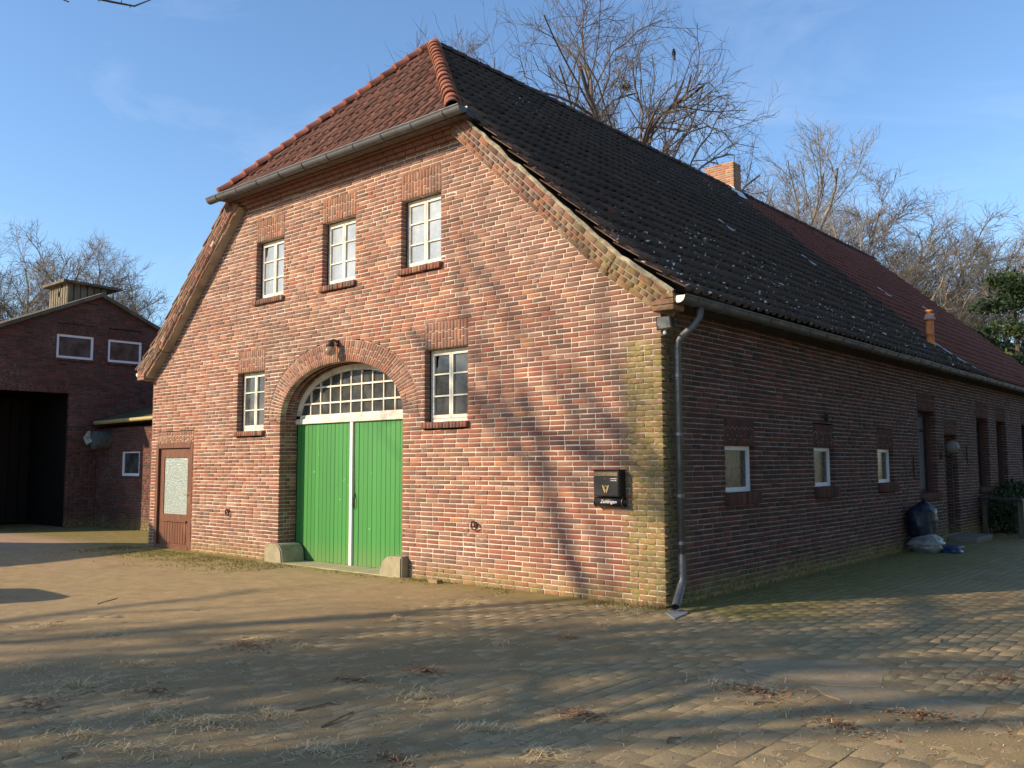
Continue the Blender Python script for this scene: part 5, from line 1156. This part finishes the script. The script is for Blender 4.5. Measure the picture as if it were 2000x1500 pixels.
# ------------------------------------------------------------------ trees
def grow(seed, H, trunk, limbs, kids, lens, wander, trop, spread, r0, twig=.007, gnarl=1.0):
    """returns list of (level, pts, radii); lens: branch length per level as a share of H"""
    rs = np.random.RandomState(seed); out = []; nl = len(lens)
    def nrm(v): return v/np.linalg.norm(v)
    def branch(p, d, L, r, lv):
        ns = max(2, int({0: 7, 1: 9, 2: 7, 3: 5, 4: 3, 5: 2}.get(lv, 2))); pts = [p.copy()]; rad = [r]; rend = max(twig*.6, r*(.5 if lv < nl-1 else .35)); dirs = [d]
        for i in range(ns):
            d = nrm(d+rs.normal(0, wander[lv]*gnarl, 3)+np.array([0, 0, trop[lv]])); p = p+d*(L/ns); pts.append(p.copy()); rad.append(r+(rend-r)*(i+1)/ns); dirs.append(d)
        out.append((lv, np.array(pts), np.array(rad)))
        if lv+1 >= nl: return
        n = kids[lv]+(rs.randint(-1, 2) if lv else 0)
        for k in range(max(1, n)):
            if lv == 0: f = trunk+(1-trunk)*(k+.5*rs.random())/n
            else: f = .22+.78*(k+.7*rs.random())/n
            f = min(f, 1); i = min(ns, int(f*ns)); q = pts[i]; dd = dirs[i]
            side = rs.normal(0, 1, 3); side -= dd*side.dot(dd); side = nrm(side); a = spread[lv]*rs.uniform(.65, 1.25)
            if f > .93: a *= .5
            nd = nrm(dd*math.cos(a)+side*math.sin(a)); ll = lens[lv+1]*H*rs.uniform(.6, 1.15)*(1.15-.55*f if lv > 0 else 1.0)
            branch(q, nd, ll, max(twig, rad[i]*rs.uniform(.42, .62)), lv+1)
    branch(np.array([0., 0, -.15]), np.array([0, 0, 1.0]), lens[0]*H, r0, 0)
    return out
def twig_arrays(br, total, L, r, seed, lv0):
    """fine twigs, each a bent three-sided spike, along all branches from level lv0 on"""
    rs = np.random.RandomState(seed); A = np.concatenate([P[:-1] for l, P, R_ in br if l >= lv0]); B = np.concatenate([P[1:] for l, P, R_ in br if l >= lv0])
    k = rs.choice(len(A), total, p=None); f = rs.random((total, 1)); p = A[k]*(1-f)+B[k]*f; d = B[k]-A[k]; d /= np.linalg.norm(d, axis=1)[:, None]
    n = rs.normal(0, 1, (total, 3)); n -= d*(n*d).sum(1)[:, None]; n /= np.linalg.norm(n, axis=1)[:, None]; a = rs.uniform(.4, 1.0, (total, 1)); dd = d*np.cos(a)+n*np.sin(a); dd[:, 2] += .12
    ln = L*rs.uniform(.4, 1.3, (total, 1)); m = p+dd*ln*.5; e = p+dd*ln+rs.normal(0, 1, (total, 3))*ln*.16
    u = np.cross(dd, n); u /= np.linalg.norm(u, axis=1)[:, None]+1e-9; v = np.cross(u, dd); v /= np.linalg.norm(v, axis=1)[:, None]+1e-9; V = []
    for q, rr in ((p, r), (m, r*.8), (e, r*.35)):
        for t_ in (0, 2.09, 4.19): V.append(q+(u*math.cos(t_)+v*math.sin(t_))*rr)
    V = np.stack(V, 1).reshape(-1, 3); F = np.array([(i*3+j, i*3+(j+1) % 3, i*3+3+(j+1) % 3, i*3+3+j) for i in (0, 1) for j in range(3)])
    return V, (F[None]+(np.arange(total)*9)[:, None, None]).reshape(-1, 4)
def tree_meshes(br, mat, name, twigs=None):
    res = []
    for lo, hi, nm in ((0, 1, 'trunk'), (2, 9, 'crown')):
        V, F, base = [], [], 0
        for lv, P, R in br:
            if not lo <= lv <= hi: continue
            n = (8, 7, 5, 4, 3, 3)[min(lv, 5)]; T = np.gradient(P, axis=0); T /= np.linalg.norm(T, axis=1)[:, None]
            ref = np.array([.3, .8, .52]) if abs(T[0][2]) > .8 else np.array([0, 0, 1.0]); A = np.cross(T, ref); A /= np.linalg.norm(A, axis=1)[:, None]; B = np.cross(T, A)
            an = np.arange(n)*2*math.pi/n; ringv = P[:, None]+(A[:, None]*np.cos(an)[None, :, None]+B[:, None]*np.sin(an)[None, :, None])*R[:, None, None]
            V.append(ringv.reshape(-1, 3)); m = len(P); i = np.arange(m-1)[:, None]*n; k = np.arange(n)[None]; k2 = (k+1) % n
            F.append((np.stack([i+k, i+k2, i+n+k2, i+n+k], -1)+base).reshape(-1, 4)); base += m*n
        if twigs and lo == 2:
            tv, tf = twig_arrays(br, *twigs); V.append(tv); F.append(tf+base)
        res.append(np_mesh(name+'_'+nm, np.concatenate(V), np.concatenate(F), mat, smooth=True))
    return res
bark_g = m_bark((.20, .165, .13)); bark_w = m_bark((.36, .31, .25)); bark_d = m_bark((.15, .125, .108))
oak = grow(15, 22, .45, 7, [9, 8, 7, 5], [.40, .46, .27, .14, .07], [.06, .15, .2, .24, .28], [.02, .03, .02, .01, .01], [1.15, .75, .72, .75], .42, .0072)
ash = grow(21, 18, .30, 9, [9, 8, 7, 5], [.60, .40, .22, .115, .06], [.05, .10, .15, .19, .22], [.02, .05, .035, .03, .03], [.72, .62, .66, .7], .26, .0075)
thin = grow(77, 14, .22, 8, [9, 8, 7, 5], [.56, .46, .21, .11, .055], [.06, .11, .16, .2, .22], [.02, .07, .045, .03, .03], [.6, .6, .64, .7], .20, .0075)
yard = grow(12, 22, .24, 7, [9, 8, 8], [.50, .44, .225, .12], [.07, .16, .22, .26], [.02, .045, .03, .02], [.85, .72, .75], .33, .0055)
YARD = tree_meshes(yard, bark_d, 'yard_oak')
OAK, ASH, THIN = tree_meshes(oak, bark_d, 'oak', (8500, .52, .0058, 3, 3)), tree_meshes(ash, bark_w, 'ash', (6500, .45, .006, 4, 3)), tree_meshes(thin, bark_g, 'maple', (5500, .40, .006, 5, 3))
TOP = {id(YARD): max(p[1][:, 2].max() for p in yard), id(OAK): max(p[1][:, 2].max() for p in oak), id(ASH): max(p[1][:, 2].max() for p in ash), id(THIN): max(p[1][:, 2].max() for p in thin)}
def tree(me, loc, h, rz, label, group, name='bare_tree', wide=1.0):
    t_ = empty(name, (loc[0], loc[1], 0)); s_ = h/TOP[id(me)]; t_.scale = (s_*wide, s_*wide, s_); t_.rotation_euler = (0, 0, rz)
    for m_, nm in zip(me, ('trunk', 'crown')): link(nm, m_, t_)
    return tag(t_, label, 'tree', group)
def top_h(px, py, d): r = ray(px, py); return CAM[2]+d*r[2]/math.hypot(r[0], r[1])
OD = 38.0; op = at_dist(1160, 900, OD)
oak_t = tree(OAK, op, 24.0, 3.5, 'huge bare oak spreading above the farmhouse ridge left of the chimney', None, 'oak_tree', .84)
for px, py, d, rz, me, wd, lab in [
  (1545, 285, 52, .4, ASH, 1.1, 'bare tree rising just right of the brick chimney'),
  (1640, 330, 60, 2.0, THIN, 1.2, 'slender bare tree behind the ridge, second right of the chimney'),
  (1735, 338, 54, 3.6, ASH, 1.25, 'broad bare tree above the middle of the red tiled roof part'),
  (1830, 395, 63, 5.0, THIN, 1.2, 'bare tree behind, right of the broad tree above the red tiles'),
  (1905, 432, 57, 1.1, ASH, 1.2, 'bare tree near the right edge, behind the evergreen'),
  (1990, 455, 66, 4.2, THIN, 1.2, 'last bare tree at the right edge of the view'),
  (925, 88, 56, .8, THIN, .8, 'thin bare tree peeping over the ridge left of the huge oak'),
  (1480, 335, 66, 1.7, THIN, 1.1, 'low bare tree directly behind the brick chimney')]:
    tree(me, at_dist(px, 900, d), top_h(px, py, d), rz, lab, 'bare trees behind the farmhouse', wide=wd)
for px, py, d, rz, me, wd, lab in [
  (20, 470, 50, .2, THIN, 1.0, 'bare tree at the left edge behind the barn'), (62, 448, 47, 1.9, ASH, 1.0, 'tallest bare tree behind the barn roof'), (118, 452, 49, 3.3, THIN, 1.0, 'bare tree behind the roof ventilator of the barn'),
  (205, 515, 60, 4.4, THIN, 1.1, 'small bare tree right of the barn ventilator'), (-30, 500, 60, 5.2, ASH, 1.2, 'bare tree cut off by the left edge')]:
    tree(me, at_dist(px, 900, d), top_h(px, py, d), rz, lab, 'bare trees behind the barn', wide=wd)
# bare oaks beside the yard, left of the view: their branches shade the gable and the paving
sh = []
for x, y, h, rz, wd_, lab in [(-3.6, -14.6, 8.6, 1.0, 1.0, 'bare oak in the yard, nearest to the viewpoint'), (-15.0, -26.0, 23.0, 5.2, .7, 'tall bare oak left of the yard, nearest to the barn'), (-10.0, -22.0, 20.0, 1.04, .7, 'tallest bare oak in the middle of the yard edge')]:
    sh.append(tree(YARD, (x, y), h, rz, lab, 'bare oaks at the yard edge', 'oak_tree', wd_))
# a long low branch of the nearest yard oak reaches into the top of the view
q = [np.array([-3.6, -14.6, 3.2]), np.array([-4.0, -12.6, 4.9]), np.array([-4.6, -9.4, 5.9])]
E0, E1, E2 = at_dist(175, -6, 9.0), at_dist(262, 12, 9.2), at_dist(303, -4, 9.4); tb = MB(); tb.tube(q+[E0+np.array([-.6, -.3, .1]), E0, (E0+E1)/2-np.array([0, 0, .004]), E1, E2], [.08, .055, .035, .02, .013, .011, .009, .005], 7)
for f in (.2, .45, .7, .9):
    P0 = E0+(E1-E0)*f; tb.tube([P0, P0+RNG.normal(0, .02, 3)+np.array([0, 0, -.02])], [.006, .004], 5)
F0, F1_ = at_dist(118, -3, 8.8), at_dist(135, 4, 8.8); tb.tube([E0+np.array([-.6, -.3, .1]), F0, F1_], [.012, .006, .006], 5)
o = tb.build('low_branch', bark_d, sh[0]); bpy.context.view_layer.update(); o.matrix_parent_inverse = sh[0].matrix_world.inverted()
# evergreens; the unseen row on the right is added to darken the side wall
def evergreen(loc, h, r, seed, label, group):
    t_ = tag(empty('evergreen_tree', (loc[0], loc[1], 0)), label, 'tree', group); rs = np.random.RandomState(seed); V, F, b = [], [], 0; tr_ = MB(); tr_.tube([(0, 0, -.1), (.05, .02, h*.5), (0, 0, h*.95)], [.22, .13, .03], 8)
    for k in range(60):
        f = .12+.86*rs.random(); a = rs.uniform(0, 6.28); rr = r*(1-f)**.55*rs.uniform(.55, 1.05); c_ = np.array([math.cos(a)*rr, math.sin(a)*rr, h*f]); s_ = r*rs.uniform(.16, .32)
        v, f_ = leaf_cloud(230, c_, (s_*1.25, s_*1.25, s_*.55), .085, seed*100+k); V.append(v); F.append(f_+b); b += len(v); tr_.tube([(0, 0, h*f-.3), tuple(c_)], [.035, .012], 4)
    tr_.build('trunk', bark_d, t_); link('crown', np_mesh('evergreen_crown', np.concatenate(V), np.concatenate(F), m_leaf('evergreen_leaf', (.035, .065, .018), (.09, .12, .03))), t_)
    return t_
evergreen(at_dist(1998, 900, 42), top_h(1990, 525, 42), 3.0, 3, 'dark evergreen tree at the right edge beyond the farmhouse', 'evergreens')
ev = evergreen((9.8, 4.0), 11.5, 3.8, 5, 'first unseen evergreen of the added shade row, right of the farmhouse', 'evergreens')
for x, y, s_, rz, lab_ in ((9.6, 9.0, 1.45, 1.2, 'second unseen evergreen of the added shade row right of the farmhouse'), (9.2, 15.0, 1.45, 2.9, 'third unseen evergreen of the added shade row right of the farmhouse'), (10.6, -2.0, 1.3, 4.0, 'unseen shade evergreen added nearest the viewpoint, right of the yard'), (9.6, 21.0, 1.3, 5.1, 'farthest unseen evergreen of the added shade row right of the farmhouse')):
    e_ = empty('evergreen_tree', (x, y, 0)); e_.scale = (s_,)*3; e_.rotation_euler = (0, 0, rz); tag(e_, lab_, 'tree', 'evergreens')
    for ch in ev.children: link(ch.name.split('.')[0], ch.data, e_)
# bird and nest in the oak
bpy.context.view_layer.update()
def near_branch(px, py, lv):
    Mw = np.array(oak_t.matrix_world); best = None
    for l, P, R_ in oak:
        if l not in lv: continue
        Wp = np.c_[P, np.ones(len(P))] @ Mw.T; x, y, z = proj(Wp[:, :3]); d = np.hypot(x-px, y-py); i = int(d.argmin())
        if best is None or d[i] < best[0]: best = (d[i], Wp[i, :3])
    return best[1]
p = near_branch(1321, 119, (2, 3)); bd_ = tag(empty('bird', tuple(p)), 'black bird perched high in the huge oak', 'bird'); mb = MB()
mb.tube([(0, 0, .10), (.015, 0, .13), (.03, 0, .20), (.035, 0, .29), (.04, 0, .34), (.06, 0, .385), (.09, 0, .39)], [.02, .06, .082, .075, .05, .045, .015], 10); mb.tube([(.01, 0, .14), (-.05, 0, .03), (-.10, 0, -.08)], [.05, .04, .025], 8); mb.tube([(.09, 0, .39), (.14, 0, .375)], [.014, .003], 6)
for s_ in (.03, -.03): mb.tube([(.02, s_, .13), (.02, s_, -.005)], .006, 5)
o = mb.build('bird_body', m_simple('black_feather', (.012, .012, .014), .6), bd_, True); bd_.rotation_euler = (0, 0, 2.4)
p = near_branch(1223, 178, (1, 2)); mb = MB(); rs = np.random.RandomState(4)
for _ in range(170):
    a = np.clip(rs.normal(0, .2, 3), -.36, .36)*np.array([1, 1, .5]); b = -a*rs.uniform(.2, .8)+rs.normal(0, .1, 3)*np.array([1, 1, .5]); mb.tube([a, (a+b)/2+rs.normal(0, .04, 3), b], .008, 3, False)
o = mb.build('nest', bark_d); o.location = tuple(p); tag(o, 'loose twig nest in the fork of the huge oak', 'nest')
# outbuilding left of the yard, and an unseen bale added for its round shadow
sh_ = tag(empty('outbuilding', (-17.4, -12.0, 0)), 'brick outbuilding with plain gable roof left of the yard', 'building'); SI = Matrix.Translation((17.4, 12.0, 0))
mb = MB(); mb.prism([(-20.7, 0), (-14.1, 0), (-14.1, 3.0), (-17.4, 4.86), (-20.7, 3.0)], 'y', -16.2, -8.3); o = pt(mb, 'outbuilding_walls', m_brick('barn', 'object'), sh_, SI); o.color = (.24, .1, .07, 1)
mb = MB()
for s_ in (1, -1): mb.prism([(-17.4, 4.9), (-17.4+s_*3.5, 4.9-.577*3.5), (-17.4+s_*3.5, 5.0-.577*3.5), (-17.4, 5.0)], 'y', -16.4, -8.2)
pt(mb, 'outbuilding_roof', m_simple('mossy_sheet', (.13, .11, .08), .95, .3, 4.0), sh_, SI)
mb = MB(); mb.lathe([(.3, -.62), (.56, -.60), (.62, -.5), (.63, 0), (.62, .5), (.56, .60), (.3, .62)], (-8.0, -6.3, .60), 28, 'x'); tag(mb.build('shadow_bale', m_simple('bale_wrap', (.35, .38, .33), .5, .1, 6.0), None, True), 'unseen round bale added left of the yard to cast a rounded shadow', 'bale')
